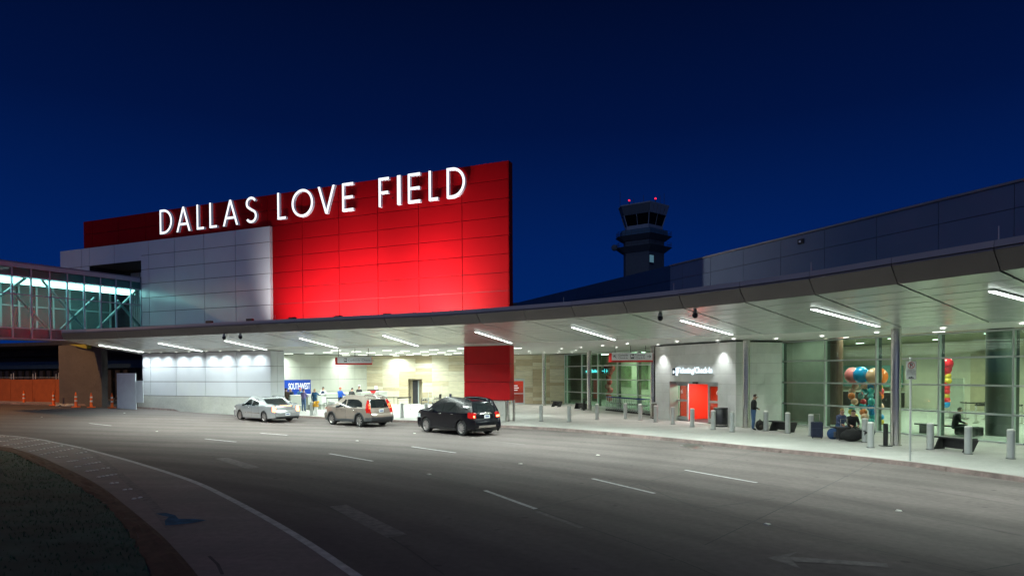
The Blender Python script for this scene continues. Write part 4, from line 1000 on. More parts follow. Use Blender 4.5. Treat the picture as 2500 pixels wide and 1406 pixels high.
PLF = Frame(PF.p(PLEN, 0)[:2], (-PF.n)[:2], towards=(0, 0))
PLF = Frame(PF.p(PLEN + .003, -.003)[:2], (-PF.n)[:2], towards=PF.p(PLEN + 5)[:2])
sl = 3.2
for ri, (z0, z1) in enumerate(zip(zj[:-1], zj[1:])):
    m_ = sl * (.45 if ri % 2 else .62)
    for a, b in ((0, m_), (m_, sl)): MB().fbox(PLF, a + .003, b - .003, -.06, 0, z0 + .003, z1 - .003).build('stone_panel', random.choice(M_pstone), portal)
MB().fbox(PLF, 0, sl, -.1, -.02, SOF - .07, SOF).build('head_trim', M_darkmetal, portal)
MB().fbox(PF, .05, o0 - .01, -3.3, -.07, KERB, SOF).build('core', M_core, portal); MB().fbox(PF, o1 + .01, PLEN - .07, -3.3, -.07, KERB, SOF).build('core', M_core, portal); MB().fbox(PF, o0, o1, -3.3, -.07, ozt + .02, SOF).build('core', M_core, portal)
for a, b in ((o0 - .008, o0 + .03), (o1 - .03, o1 + .008)): MB().fbox(PF, a, b, -.75, -.0, KERB, ozt).build('reveal', M_alu, portal)
door = thing('sliding_doors', 'open sliding glass doors showing a bright red vestibule', 'door', tuple(PF.p((o0 + o1) / 2, -.7, KERB)))
L0, L1 = PF.u(1650, 980, -.62), PF.u(1680, 980, -.62); R0, R1 = PF.u(1729, 980, -.62), o1 - .03
hz = PF.uz(1704, 937, -.62)[1]
MB().fbox(PF, o0 + .031, o1 - .031, -.75, -.5, hz, ozt).build('header', M_alu, door)
MB().fbox(PF, PF.u(1698, 940, -.6), PF.u(1707, 940, -.6), -.5, -.38, hz + .02, hz + .12).build('sensor', M_black, door)
for a, b, lab in ((L0, L1, 'l'), (R0, R1, 'r')):
    lf = MB()
    for c, d, z0, z1 in ((a, a + .1, KERB + .02, hz), (b - .1, b, KERB + .02, hz), (a + .1, b - .1, KERB + .02, KERB + .25), (a + .1, b - .1, hz - .12, hz), (a + .1, b - .1, 1.25, 1.37)): lf.fbox(PF, c, d, -.68, -.6, z0, z1)
    lo = lf.build('door_leaf', M_alu, door); MB().fbox(PF, a + .1, b - .1, -.65, -.63, KERB + .25, hz - .12).build('pane', M_glassgreen, lo)
    MB().lathe([(.09, 0), (.09, .004), (.075, .004), (.075, 0)], (0, 0, 0), n=14)
    text_on(PF, (a + b) / 2 + .04, -.59, 1.72, '6', .36, M_print, lo, align='CENTER')
MB().fbox(PF, o0 + .031, L0 - .01, -.66, -.62, KERB + .02, hz).build('side_light', M_glassgreen, door)
MB().fbox(PF, o0 - .5, o1 + .5, -3.2, -3.05, KERB, ozt).build('vestibule_wall', M_redwall, door)
MB().fbox(PF, o0, o0 + .05, -3.05, -.8, KERB, ozt).build('vestibule_side', M_redwall, door); MB().fbox(PF, o1 - .05, o1, -3.05, -.8, KERB, ozt).build('vestibule_side', M_redwall, door)
MB().fbox(PF, o0, o1, -3.05, -.5, KERB + .002, KERB + .012).build('door_mat', mat('dark_mat', (.06, .03, .03), .9), door)
MB().fbox(PF, o0 + 1.2, o1 - 1.0, -2.6, -1.3, ozt - .05, ozt - .01).build('vestibule_lamp', emitter('vestibule_lamp', (1, .95, .9), 22), door)
ps = thing('ticketing_sign', 'glowing white lettering Ticketing/Check-In above the entrance doors', 'sign', tuple(PF.p(PF.u(1690, 905), .1, 3.1)))
a, z1 = PF.uz(1641, 899, .1); b, z0 = PF.uz(1739, 916, .1)
M_lit = emitter('lit_sign_letters', (.80, .93, 1), 1.5)
ib = a + (z1 - z0) * .78
MB().fbox(PF, a, ib, .0, .10, z0, z1).build('icon_box', mat('sign_slate', (.02, .04, .07), .4), ps)
MB().fbox(PF, a + .08, a + .2, .10, .115, z0 + .1, z1 - .12).build('icon_person', M_lit, ps); MB().fbox(PF, a + .24, ib - .03, .10, .115, z0 + .18, z1 - .18).build('icon_desk', M_lit, ps)
MB().fbox(PF, ib + .02, ib + .08, .0, .12, z0 - .02, z1 + .04).build('light_bar', M_lit, ps)
MB().fbox(PF, ib + .12, b, .0, .05, z0 + .02, z0 + .10).build('rail', M_alu, ps)
tm = text_on(PF, ib + .14, .10, z0 + .13, 'Ticketing/Check-In', .42, M_lit, ps, bold=.006, extrude=.012)
w_ = max(v.co.x for v in tm.data.vertices); s_ = (b - ib - .16) / w_
for v in tm.data.vertices: v.co.x *= s_; v.co.y *= 1.1
for x, y in ((1620, 839), (1767, 833)):
    p = PF.p(PF.u(x, y), .42, SOF - .03); t = thing('downlight', 'recessed spotlight washing the portal wall, %s of the doors' % ('left' if x < 1700 else 'right'), 'downlight', tuple(p), 0, 'spotlights on the portal wall')
    MB().lathe([(.12, .028), (.12, .0), (.09, .0)], p, n=14).build('trim_ring', M_alu, t); MB().lathe([(.09, .012), (0, .012)], p, n=14).build('lens', M_dl, t)
    l = bpy.data.lights.new('portal_beam', 'SPOT'); l.color = (.95, 1, .98); l.energy = 230; l.spot_size = R(80); l.spot_blend = .8; l.shadow_soft_size = .04
    o = bpy.data.objects.new('portal_beam', l); C.objects.link(o); o.location = p - Vector((0, 0, .01))

# ------------------------------------------------------------------ steel columns
for (x, y), lab in zip(((1328, 990), (1439, 1001), (1595, 1020.5), (1822, 1043.5), (2186.5, 1087)), ('before the limestone wall, farthest back', 'between the two small benches', 'at the left corner of the entrance portal', 'behind the standing man', 'thickest in view, beside the balloon display')):
    p = ong(x, y, KERB); t = thing('steel_column', 'round brushed steel column ' + lab, 'column', tuple(p), 0, 'steel columns holding the canopy')
    MB().cyl(p, (p.x, p.y, SOF), .18, n=28).build('shaft', M_steel, t, smooth=40); MB().cyl(p, (p.x, p.y, p.z + .03), .21, n=24).build('base_ring', M_steel, t, smooth=40)

# ------------------------------------------------------------------ hanging signs
def hang_sign(px0, px1, y0, y1, Y, label, rodx, fill):
    F = Frame((0, Y), (1, 0)); a, z1 = F.uz(px0, y0); b, z0 = F.uz(px1, y1)
    t = thing('hanging_sign', label, 'sign', tuple(F.p((a + b) / 2, 0, z0)))
    MB().fbox(F, a, b, -.16, 0, z0, z1).build('red_case', M_signred, t); MB().fbox(F, a + .16, b - .02, .0, .05, z0 + .11, z1 + .02).build('face_panel', M_signface, t)
    for x in rodx: u = F.u(x, 860); MB().cyl(F.p(u, -.06, z1), F.p(u, -.06, SOF), .018, n=6).build('rod', M_darkmetal, t)
    fill(F, a + .16, b - .02, z0 + .11, z1 + .02, t); return t
def icon(F, u, z, s, t, m=M_signtxt):
    MB().fbox(F, u, u + s * .8, .05, .056, z, z + s).build('icon', m, t); MB().fbox(F, u + s * .16, u + s * .34, .057, .062, z + s * .3, z + s * .85).build('icon_figure', M_print, t); MB().fbox(F, u + s * .45, u + s * .66, .057, .062, z + s * .35, z + s * .7).build('icon_desk', M_print, t)
def fill1(F, a, b, z0, z1, t):
    icon(F, a + .42, z0 + .07, .24, t); text_on(F, a + .66, .052, z0 + .10, 'Curbside Check-In', .22, M_signgrey, t)
hang_sign(818, 908, 872, 890, 42, 'hanging grey sign with red edge reading Curbside Check-In', (826, 866, 899), fill1)
def arrow(F, u, z, s, ang, t, m=M_signtxt):
    pl = [(-.5, -.06), (.2, -.06), (-.02, -.28), (.08, -.36), (.44, 0), (.08, .36), (-.02, .28), (.2, .06), (-.5, .06)]
    ca, sa = math.cos(ang), math.sin(ang); pl = [((x * ca - y * sa) * s, (x * sa + y * ca) * s) for x, y in pl]
    MB().prism(pl, lambda x, y: F.p(u + x, .05, z + y), lambda x, y: F.p(u + x, .056, z + y)).build('arrow', m, t)
def fill2(F, a, b, z0, z1, t):
    w = b - a; zc = (z0 + z1) / 2
    arrow(F, a + w * .075, zc, .26, R(135), t)
    text_on(F, a + w * .16, .052, zc + .03, 'Curbside', .16, M_signtxt, t); text_on(F, a + w * .16, .052, zc - .14, 'Check-In', .16, M_signtxt, t)
    icon(F, a + w * .46, zc - .13, .27, t)
    text_on(F, a + w * .82, .052, zc + .03, 'Ticketing/', .16, M_signtxt, t, align='RIGHT'); text_on(F, a + w * .82, .052, zc - .14, 'Check-In', .16, M_signtxt, t, align='RIGHT')
    arrow(F, a + w * .92, zc, .26, 0, t)
hang_sign(1487, 1593.5, 862, 883.5, 40, 'hanging sign with red edge and arrows to Curbside and Ticketing Check-In', (1502, 1540, 1577), fill2)

# ------------------------------------------------------------------ skywalk
sky = thing('skywalk', 'glazed pedestrian skywalk with teal glass joining the white block', 'footbridge', tuple(KF.p(6, 0, 5.4)))
ku = [KF.u(x, 720) for x in (345, 319.7, 283.6, 246, 206, 165, 122, 76.8, 29.8)]; st = ku[-1] - ku[-2]
ku += [ku[-1] + st, ku[-1] + 2 * st, ku[-1] + 3 * st]
kz = [5.39, 6.08, 8.28, 9.47, 10.03]
for u in ku: MB().fbox(KF, u - .04, u + .04, -.14, .03, kz[0], kz[-1]).build('mullion', M_skyframe, sky)
for z in kz[:-1]:
    for a, b in zip(ku[:-1], ku[1:]): MB().fbox(KF, a + .042, b - .042, -.1, .02, z - .035, z + .035).build('transom', M_skyframe, sky)
for a, b in zip(ku[:-1], ku[1:]):
    for z0, z1 in zip(kz[:-1], kz[1:]): MB().fbox(KF, a + .03, b - .03, -.035, -.02, z0 + .03, z1 - .03).build('glass_pane', M_glassteal, sky)
WID = 4.2; ue = ku[-1]
MB().fbox(KF, 0, ue, -WID - .2, .06, kz[-1], 10.3).build('roof', M_skyframe, sky); MB().fbox(KF, 0, ue, -WID - .3, -.1, 10.3, 10.42).build('roof_cap', M_sktrim, sky)
MB().fbox(KF, 0, ue, -WID, -.15, 5.45, 6.03).build('floor_slab', M_sktrim, sky)
MB().fbox(KF, 0, ue, -WID, -.15, 9.42, 9.98).build('ceiling', mat('skywalk_ceiling', (.35, .45, .43), .6), sky)
MB().fbox(KF, .1, ue, -1.3, -.5, 9.10, 9.415).build('cove_lamp', emitter('cove_lamp', (.80, 1, .96), 9.0), sky)
for k, u in enumerate(ku):
    MB().fbox(KF, u - .06, u + .06, -WID + .02, -WID + .14, 6.03, 9.42).build('far_post', M_brace, sky)
MB().fbox(KF, 0, ue, -WID + .02, -WID + .1, 7.85, 7.95).build('far_rail', M_brace, sky); MB().fbox(KF, 0, ku[9] - .02, -WID - .05, -WID - .02, 6.03, 9.42).build('added_far_dark_sheet', mat('added_dark_sheet', (.07, .10, .10), .5), sky)  # opaque dark sheet added in place of far glazing, hides the sky
MB().fbox(KF, ku[9], ue, -WID - .05, -WID - .02, 6.03, 9.42).build('far_red_sheet', M_red, sky)  # plain red sheet across the far side at the left end
for (x0, y0, x1, y1) in ((325, 515, 0, 745), (165, 690, 600, 1160), (530, 540, 1060, 1140), (1200, 770, 770, 1170), (1740, 670, 1240, 1160), (1490, 800, 1780, 1130)):
    d_ = -.45; a = onp(x0 * .192, 580 + y0 * .192, KF.p(0, d_), KF.n); b = onp(x1 * .192, 580 + y1 * .192, KF.p(0, d_), KF.n); MB().cyl(a, b, .10, n=8).build('brace', M_brace, sky)
for x, y in ((58, 620), (600, 697), (742, 687), (1210, 755), (1345, 745), (1750, 806)):
    p = onz(x * .192, 580 + y * .192, 9.40); MB().lathe([(.12, 0), (.12, -.02), (0, -.02)], p, n=10).build('spot_lamp', M_dl, sky)
# ------------------------------------------------------------------ left end below the skywalk
und = thing('garage_building', 'dark unfinished structure behind the orange screen', 'building', tuple(WF.p(45, -3, KERB)))
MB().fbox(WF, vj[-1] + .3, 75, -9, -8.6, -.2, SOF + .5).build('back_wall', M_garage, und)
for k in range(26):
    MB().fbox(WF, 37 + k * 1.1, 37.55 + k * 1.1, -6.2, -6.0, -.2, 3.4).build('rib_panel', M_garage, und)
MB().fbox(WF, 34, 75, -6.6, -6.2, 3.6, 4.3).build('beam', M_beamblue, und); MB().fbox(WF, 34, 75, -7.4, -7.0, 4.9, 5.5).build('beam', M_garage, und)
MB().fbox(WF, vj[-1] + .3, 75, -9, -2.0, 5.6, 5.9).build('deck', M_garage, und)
a, b = WF.u(257, 900, .6), WF.u(153, 900, .6)
tag(MB().fbox(WF, a, b, .4, .9, -.2, 5.35).build('concrete_pier', M_conc), 'broad concrete pier carrying the skywalk above the orange screen', 'pier')
a, z1 = WF.uz(220, 841, 1.2); b, z0 = WF.uz(175, 838, 1.2); tag(MB().prism([(a, z1), (a, z1 - .35), (b, z1 + .05)], lambda u, z: WF.p(u, 1.1, z), lambda u, z: WF.p(u, 1.4, z)).build('beam_end', M_yellow), 'yellow painted beam end under the skywalk', 'beam')
fa = ong(257, 990, 0); fb = ong(-120, 979, 0); FF = Frame(fa[:2], (fb - fa)[:2])
FL = (fb - fa).length
scrn = thing('orange_screen', 'orange mesh construction screen along the kerb at far left', 'fence', tuple(fa))
zt0, zt1 = FF.uz(255, 938)[1], FF.uz(5, 930)[1]
nseg = 7
for k in range(nseg):
    u0, u1 = FL * k / nseg, FL * (k + 1) / nseg; zA, zB = g(*FF.p(u0)[:2]) + 2.05, g(*FF.p(u1)[:2]) + 2.05
    P = [FF.p(u0 + .02, -.02, g(*FF.p(u0)[:2])), FF.p(u1 - .02, -.02, g(*FF.p(u1)[:2])), FF.p(u1 - .02, .02, g(*FF.p(u1)[:2])), FF.p(u0 + .02, .02, g(*FF.p(u0)[:2]))]
    MB().hexa([p for p in P] + [Vector((P[i].x, P[i].y, (zA, zB, zB, zA)[i] + random.uniform(-.03, .03))) for i in range(4)]).build('mesh_panel', M_orange, scrn)
for k in range(nseg + 1):
    u = FL * k / nseg; p = FF.p(u, -.06, 0); MB().cyl((p.x, p.y, g(p.x)), (p.x, p.y, g(p.x) + (2.5 if k else 2.7)), .03, n=8).build('post', M_alu, scrn)
    if 0 < k < 5:
        p = FF.p(u - .35, -.06, 0); MB().cyl((p.x, p.y, g(p.x)), (p.x, p.y, g(p.x) + 2.6), .03, n=8).build('post', M_alu, scrn)
MB().tube([Vector((FF.p(u, -.06).x, FF.p(u, -.06).y, g(FF.p(u).x) + 2.2)) for u in (0, FL * .3, FL * .6, FL)], .02, 6).build('top_rail', M_alu, scrn)
b0 = WF.u(332, 950, 1.0); b1 = WF.u(286, 950, 1.0); zt_ = WF.uz(300, 911, 1.0)[1]; zm_ = WF.uz(340, 929, 1.0)[1]; b2 = WF.u(349, 950, 1.0)
hoard = thing('site_hoarding', 'white plywood hoarding beside the white pylon', 'hoarding', tuple(WF.p((b0 + b1) / 2, 1, g(WF.p(b0).x))))
MB().fbox(WF, b0 + .01, b1, .95, 1.02, .1, zt_).build('tall_board', M_board, hoard); MB().fbox(WF, b2, b0 - .005, .95, 1.0, .9, zm_).build('low_board', M_board, hoard)
pA = WF.p(b1 - .1, .9, zt_ * .6); MB().cyl(pA, WF.p(b1 + 1.2, .6, .5), .05, n=6).build('prop', mat('timber', (.16, .10, .06), .8), hoard)
# street lamp standing off to the left; its warm light falls on the screen, the pier and the left of the road
p = Vector((-46, 37, g(-46))); t = thing('street_lamp', 'tall sodium street lamp standing off to the left of the road', 'street lamp', tuple(p))
MB().cyl(p, p + Vector((0, 0, 12.5)), .12, .07, 12).build('pole', M_bollard, t, smooth=40); MB().tube([p + Vector((0, 0, 12.4)), p + Vector((1.0, 0, 12.9)), p + Vector((2.2, 0, 13))], .05, 8).build('arm', M_bollard, t)
MB().box(p + Vector((2.5, 0, 13)), (.9, .35, .18)).build('lamp_head', M_darkmetal, t, bevel=.03); MB().box(p + Vector((2.5, 0, 12.89)), (.6, .24, .04)).build('lens', emitter('sodium_lens', (1, .55, .18), 12), t)
l = bpy.data.lights.new('sodium_light', 'SPOT'); l.energy = 10500; l.spot_size = R(165); l.spot_blend = .4; l.color = (1, .52, .20); l.shadow_soft_size = .12
o = bpy.data.objects.new('sodium_light', l); C.objects.link(o); o.location = p + Vector((2.5, 0, 12.8))
# channelizer cones
def cone(p, label):
    t = thing('channelizer', label, 'traffic cone', tuple(p), 0, 'orange channelizer posts along the screen'); z = Vector((0, 0, 1))
    MB().lathe([(.19, 0), (.19, .05), (.10, .06), (.095, .3), (.07, .9), (.06, 1.02), (.0, 1.03)], p, n=14).build('post', M_cone, t, smooth=40)
    for h in (.42, .72): MB().lathe([(.110 - h * .035, h), (.108 - h * .035, h + .12)], p + Vector((0, 0, 0)), n=14).build('band', M_conewhite, t, smooth=40)
    MB().box((p.x, p.y, p.z + .025), (.55, .55, .05), R(30)).build('rubber_base', M_cone if p.x < -27.6 else M_black, t)
    MB().lathe([(.03, 1.03), (.045, 1.1), (.02, 1.13)], p, n=10).build('grip', M_cone, t)
for (x, y), l in zip(((58.5, 985.5), (131, 989.5), (185.5, 993.5), (223, 994.5), (273.5, 995.5)), ('farthest left before the orange screen', 'second from the left before the orange screen', 'next to a lump of rubble', 'near the right end of the orange screen', 'before the gap at the white hoarding')):
    cone(ong(x, y), 'orange and white channelizer post ' + l)
p = ong(160, 991.5); rb = MB()
for k in range(7): rb.ball(p + Vector((random.uniform(-.7, .7), random.uniform(-.15, .15), .06)), (random.uniform(.15, .3), .18, random.uniform(.08, .16)), 7, 5)
tag(rb.build('sandbag_heap', M_plinth), 'low pale heap of sandbags by the orange posts', 'sandbags')

# ------------------------------------------------------------------ bollards, benches, bins
bo = thing('bollard', '', 'bollard'); MB().cyl((0, 0, 0), (0, 0, .90), .115, n=20).build('post', M_bollard, bo, smooth=40); MB().lathe([(.115, .912), (.115, .93), (.09, .955), (.0, .965)], n=20).build('cap', M_countertop, bo, smooth=50); MB().lathe([(.14, 0), (.14, .015), (.11, .015)], n=16).build('base_ring', M_darkmetal, bo)
BOL = [(708, 1012, 'partly behind the silver sedan'), (761, 1013.5, 'beside the short post with a yellow top'), (806, 1012, 'behind the bonnet of the beige car, left of a close pair'), (814, 1013, 'behind the bonnet of the beige car, right of a close pair'), (981.5, 1019.5, 'between the beige car and the black car'), (1041, 1021, 'behind the bonnet of the black car'),
       (1321, 1028, 'first right of the red pylon'), (1389.5, 1029, 'before the first small bench'), (1457.5, 1024, 'before the green lobby glass'), (1526.8, 1022, 'before the middle of the cart row'), (1563, 1025.5, 'before the right end of the cart row'), (1601, 1030, 'before the bin at the portal corner'),
       (1643, 1035, 'before the left door leaf'), (1690, 1041.5, 'before the open red doorway'), (1741, 1048, 'just left of the black bin at the entrance'), (1787, 1053.5, 'right of the entrance doors'), (1870, 1051, 'beside the backpack on the ground'), (1923, 1057, 'at the right end of the long bench by the backpack'),
       (1980, 1063.5, 'left of the pile of luggage'), (2111.5, 1078.5, 'right behind another bollard by the luggage'), (2125.7, 1092, 'nearest the kerb beside the luggage'), (2271, 1096.5, 'left of the bench outside the hall'), (2363.7, 1107.5, 'right end of the bench outside the hall'), (2468, 1119, 'farthest right of all')]
for k, (x, y, lab) in enumerate(BOL):
    o = bo if k == 0 else copy_tree(bo); move(o, ong(x, y, KERB)); o['label'] = 'pale grey round bollard ' + lab; o['group'] = 'bollards along the kerb'
p = ong(2162, 1088.5, KERB); t = thing('dark_bollard', 'thin black post on a base plate beside the thick steel column', 'bollard', tuple(p))
MB().cyl(p, p + Vector((0, 0, .86)), .085, n=16).build('post', M_black, t, smooth=40); MB().box(p + Vector((0, 0, .012)), (.36, .3, .024)).build('base_plate', M_black, t)
p = ong(1425.5, 1001.5, KERB); t = thing('dark_bollard', 'slim black post beside the second small bench', 'bollard', tuple(p))
MB().cyl(p, p + Vector((0, 0, .9)), .075, n=14).build('post', M_black, t, smooth=40); MB().box(p + Vector((0, 0, .012)), (.34, .3, .024)).build('base_plate', M_black, t)
p = ong(772, 1013.5, KERB); t = thing('covered_post', 'short white post topped with crumpled yellow covering', 'post', tuple(p))
MB().cyl(p, p + Vector((0, 0, .62)), .11, n=16).build('post', M_conewhite, t, smooth=40); yb = MB()
for k in range(16): yb.ball(p + Vector((random.uniform(-.13, .13), random.uniform(-.13, .13), random.uniform(.6, .92))), (random.uniform(.05, .1),) * 3, 7, 5)
yb.build('yellow_cover', mat('yellow_cloth', (.75, .42, .04), .7), t)
def bench(px, py, px2, py2, label):
    a, b = ong(px, py, KERB), ong(px2, py2, KERB); F = Frame(a[:2], (b - a)[:2]); L = (b - a).length; t = thing('bench', label, 'bench', tuple((a + b) / 2), 0, 'dark metal benches on the pavement')
    z = KERB; MB().fbox(F, -.12, L + .05, -.50, .0, z + .43, z + .48).build('seat', M_darkmetal, t, bevel=.01)
    for u in (.0, L - .06):
        MB().hexa([F.p(u - .1, -.48, z), F.p(u - .04, -.48, z), F.p(u - .04, -.02, z), F.p(u - .1, -.02, z), F.p(u + .1, -.48, z + .43), F.p(u + .16, -.48, z + .43), F.p(u + .16, -.02, z + .43), F.p(u + .1, -.02, z + .43)]).build('leg', M_darkmetal, t)
    MB().fbox(F, .1, L - .05, -.27, -.22, z + .08, z + .41).build('centre_panel', M_black, t)
bench(1348, 993, 1364, 993.5, 'small dark bench before the limestone wall'); bench(1403, 997.5, 1421, 999.5, 'small dark bench beside the second steel column'); bench(1880, 1051, 1923, 1056, 'dark bench right of the standing man and backpack')
bench(2030, 1068, 2108, 1079, 'dark bench behind the pile of luggage'); bench(2284, 1096, 2358, 1105, 'dark bench outside the hall before the seated figure')
def bin_(px, py, r, h, m, label, box=False):
    p = ong(px, py, KERB); t = thing('litter_bin', label, 'litter bin', tuple(p), 0)
    MB().lathe([(0, .0), (r * .97, .0), (r, .05), (r, h - .05), (r * .9, h)], p, n=24).build('drum', m, t, smooth=40)
    MB().lathe([(r * 1.03, h - .06), (r * 1.03, h), (r * .55, h + .015), (r * .5, h - .05)], p, n=24).build('rim', M_countertop if box else M_darkmetal, t, smooth=40)
    MB().lathe([(r * 1.015, .08), (r * 1.015, .12)], p, n=24).build('band', M_steel, t)
    MB().ball(p + Vector((r * .2, -r * .98, h * .55)), (.09, .02, .09), 10, 6).build('badge', M_black, t)
bin_(1299, 984.5, .26, .92, M_darkmetal, 'slim dark bin against the limestone wall'); bin_(1604, 1021.5, .32, 1.0, mat('bronze_metal', (.10, .085, .07), .4, .6), 'bronze bin with pale rim at the portal corner', True); bin_(1759, 1041, .36, .98, mat('gunmetal', (.06, .06, .065), .3, .7), 'large gunmetal bin right of the entrance doors')

# no parking sign
p = ong(2222, 1124, KERB); t = thing('parking_sign', 'white no-parking sign with red circle on a thin steel pole', 'sign', tuple(p))
zt_ = ony(2224, 876, p.y).z; MB().cyl(p, (p.x, p.y, zt_), .032, n=10).build('pole', M_bollard, t, smooth=40); MB().ball((p.x, p.y, zt_), (.05, .05, .06), 8, 6).build('pole_cap', M_bollard, t)
NF = Frame((p.x, p.y - .045), (1, 0)); a, z1 = NF.uz(2212, 881); b, z0 = NF.uz(2237, 926); cxu = (a + b) / 2; w = b - a
MB().fbox(NF, a, b, -.008, 0, z0, z1).build('plate', mat('sign_white', (.66, .68, .64), .4, var=.03), t)
M_sred = mat('print_red', (.5, .02, .02), .4, var=0)
for c0, c1, d0, d1 in ((a + .006, b - .006, z0 + .006, z0 + .012), (a + .006, b - .006, z1 - .012, z1 - .006), (a + .006, a + .012, z0 + .012, z1 - .012), (b - .012, b - .006, z0 + .012, z1 - .012), (a + .012, b - .012, z0 + .125, z0 + .131)):
    MB().fbox(NF, c0, c1, .0, .002, d0, d1).build('border', M_signtxt, t)
rc = .108; zc = z1 - .135
ring = MB(); n_ = 28
O = [(cxu + rc * math.cos(6.2832 * i / n_), zc + rc * math.sin(6.2832 * i / n_)) for i in range(n_)]; I = [(cxu + (rc - .018) * math.cos(6.2832 * i / n_), zc + (rc - .018) * math.sin(6.2832 * i / n_)) for i in range(n_)]
ring.add([NF.p(x, .004, z) for x, z in O] + [NF.p(x, .004, z) for x, z in I], [(i, (i + 1) % n_, n_ + (i + 1) % n_, n_ + i) for i in range(n_)]).build('ring', M_sred, t)
sq = stroke_quad((cxu - rc * .66, zc + rc * .66), (cxu + rc * .66, zc - rc * .66), .018); MB().prism(sq, lambda x, z: NF.p(x, .005, z), lambda x, z: NF.p(x, .007, z)).build('slash', M_sred, t)
text_on(NF, cxu, .002, zc - .065, 'P', .19, M_signtxt, t, align='CENTER', bold=.004, extrude=.001)
for k, s in enumerate(('IMMEDIATE', 'LOADING ONLY', 'NO WAITING', 'NO STANDING')): text_on(NF, cxu, .002, z1 - .292 - k * .042, s, .042, M_signtxt, t, align='CENTER', extrude=.001)
MB().prism([(.03, .02), (.2, .02), (.2, .05), (.16, .05), (.14, .08), (.1, .08), (.1, .05), (.07, .07), (.03, .05)], lambda x, z: NF.p(a + .05 + x, .002, z0 + .015 + z), lambda x, z: NF.p(a + .05 + x, .004, z0 + .015 + z)).build('tow_symbol', M_signtxt, t)

# ------------------------------------------------------------------ luggage carts in a nested row
ct = thing('luggage_cart', '', 'luggage cart')
fr = MB()
for s in (-.24, .24):
    fr.tube([(s, -.02, .15), (s, -.10, .92), (s, -.12, 1.0)], .017, 6); fr.tube([(s, -.02, .15), (s * .7, .75, .12)], .016, 6)
fr.cyl((-.24, -.06, .55), (.24, -.06, .55), .014, n=6); fr.cyl((-.2, .4, .135), (.2, .4, .135), .014, n=6); fr.cyl((-.17, .74, .12), (.17, .74, .12), .014, n=6)
fr.build('frame', M_alu, ct); MB().cyl((-.27, -.125, 1.01), (.27, -.125, 1.01), .032, n=10).build('handle', mat('blue_handle', (.01, .03, .3), .4), ct); MB().box((0, .05, .62), (.4, .22, .02)).build('basket', M_darkmetal, ct); MB().box((0, .36, .17), (.4, .7, .02)).build('deck', M_darkmetal, ct)
for x, y in ((-.24, 0), (.24, 0), (0, .72)): MB().cyl((x - .025, y, .075), (x + .025, y, .075), .075, n=12).build('wheel', M_black, ct)
q0_, q1_ = ong(1488.5, 1001.5, KERB), ong(1580, 1012, KERB); NC = 17
ax = (q1_ - q0_).normalized(); rzc = math.atan2(-ax.x, ax.y)
for k in range(NC):
    o = ct if k == 0 else copy_tree(ct); move(o, q0_ + (q1_ - q0_) * (k / (NC - 1)), rzc)
    o['label'] = 'leftmost nested luggage cart with blue handle in the row' if k == 0 else ('rightmost nested luggage cart with blue handle in the row' if k == NC - 1 else 'luggage cart with blue handle nested in the middle of the row'); o['group'] = 'luggage carts nested before the green glass'
t = thing('cart_rack', 'low dark steel rack holding the row of luggage carts', 'rack', tuple(q0_)); CFr = Frame(q0_[:2], ax[:2])
MB().fbox(CFr, -.2, (q1_ - q0_).length + .9, .2, .25, KERB + .002, KERB + .1).build('rail', M_darkmetal, t); MB().fbox(CFr, -.2, (q1_ - q0_).length + .9, -.40, -.35, KERB + .002, KERB + .1).build('rail', M_darkmetal, t)

# ------------------------------------------------------------------ wheelchairs, dolly, stanchions
def wheelchair(px, py, rz, label, cm):
    p = ong(px, py, KERB); t = thing('wheelchair', label, 'wheelchair', tuple(p), rz, 'wheelchairs by the limestone wall'); L = lambda x, y, z: W[t] @ Vector((x, y, z))
    for s in (-.29, .29):
        w = MB(); n_ = 24
        for i in range(n_):
            a, b = 6.2832 * i / n_, 6.2832 * (i + 1) / n_; w.cyl(L(s, .3 * math.cos(a), .31 + .3 * math.sin(a)), L(s, .3 * math.cos(b), .31 + .3 * math.sin(b)), .02, n=5)
        for i in range(8): a = 6.2832 * i / 8; w.cyl(L(s, 0, .31), L(s, .3 * math.cos(a), .31 + .3 * math.sin(a)), .005, n=4)
        w.build('wheel', M_black, t)
        MB().cyl(L(s * .85, .42, .09), L(s * .85 + .03, .42, .09), .09, n=12).build('caster', M_black, t)
        f = MB(); f.tube([L(s * .8, -.22, .95), L(s * .8, -.18, .5), L(s * .8, .4, .48), L(s * .8, .5, .12)], .016, 6); f.tube([L(s * .8, -.2, .7), L(s * .8, .25, .7), L(s * .8, .28, .48)], .016, 6); f.build('frame', M_steel, t)
        MB().box(L(s * .5, .55, .12), (.16, .14, .02), rz).build('footrest', M_black, t)
    MB().box(L(0, .1, .5), (.44, .44, .04), rz).build('seat', cm, t); MB().box(L(0, -.2, .74), (.44, .03, .4), rz).build('backrest', cm, t)
    MB().cyl(L(.25, -.22, .9), L(.33, -.2, 1.75), .012, n=6).build('flag_pole', M_alu, t)
wheelchair(1070, 987, R(70), 'black-seated wheelchair with a tall pole, left of two', M_black); wheelchair(1096, 986, R(60), 'navy-seated wheelchair with a tall pole, right of two', cloth('navy_seat', (.02, .03, .09)))
p = ong(1050.5, 987, KERB); t = thing('luggage_dolly', 'upright pale luggage dolly left of the wheelchairs', 'dolly', tuple(p)); d_ = MB()
for s in (-.18, .18): d_.tube([p + Vector((s, 0, .1)), p + Vector((s, .02, 1.2))], .018, 6)
for h in (.3, .6, .9, 1.2): d_.cyl(p + Vector((-.18, .01, h)), p + Vector((.18, .01, h)), .014, n=6)
d_.build('frame', M_alu, t); MB().box(p + Vector((0, -.14, .04)), (.4, .3, .02)).build('toe_plate', M_alu, t)
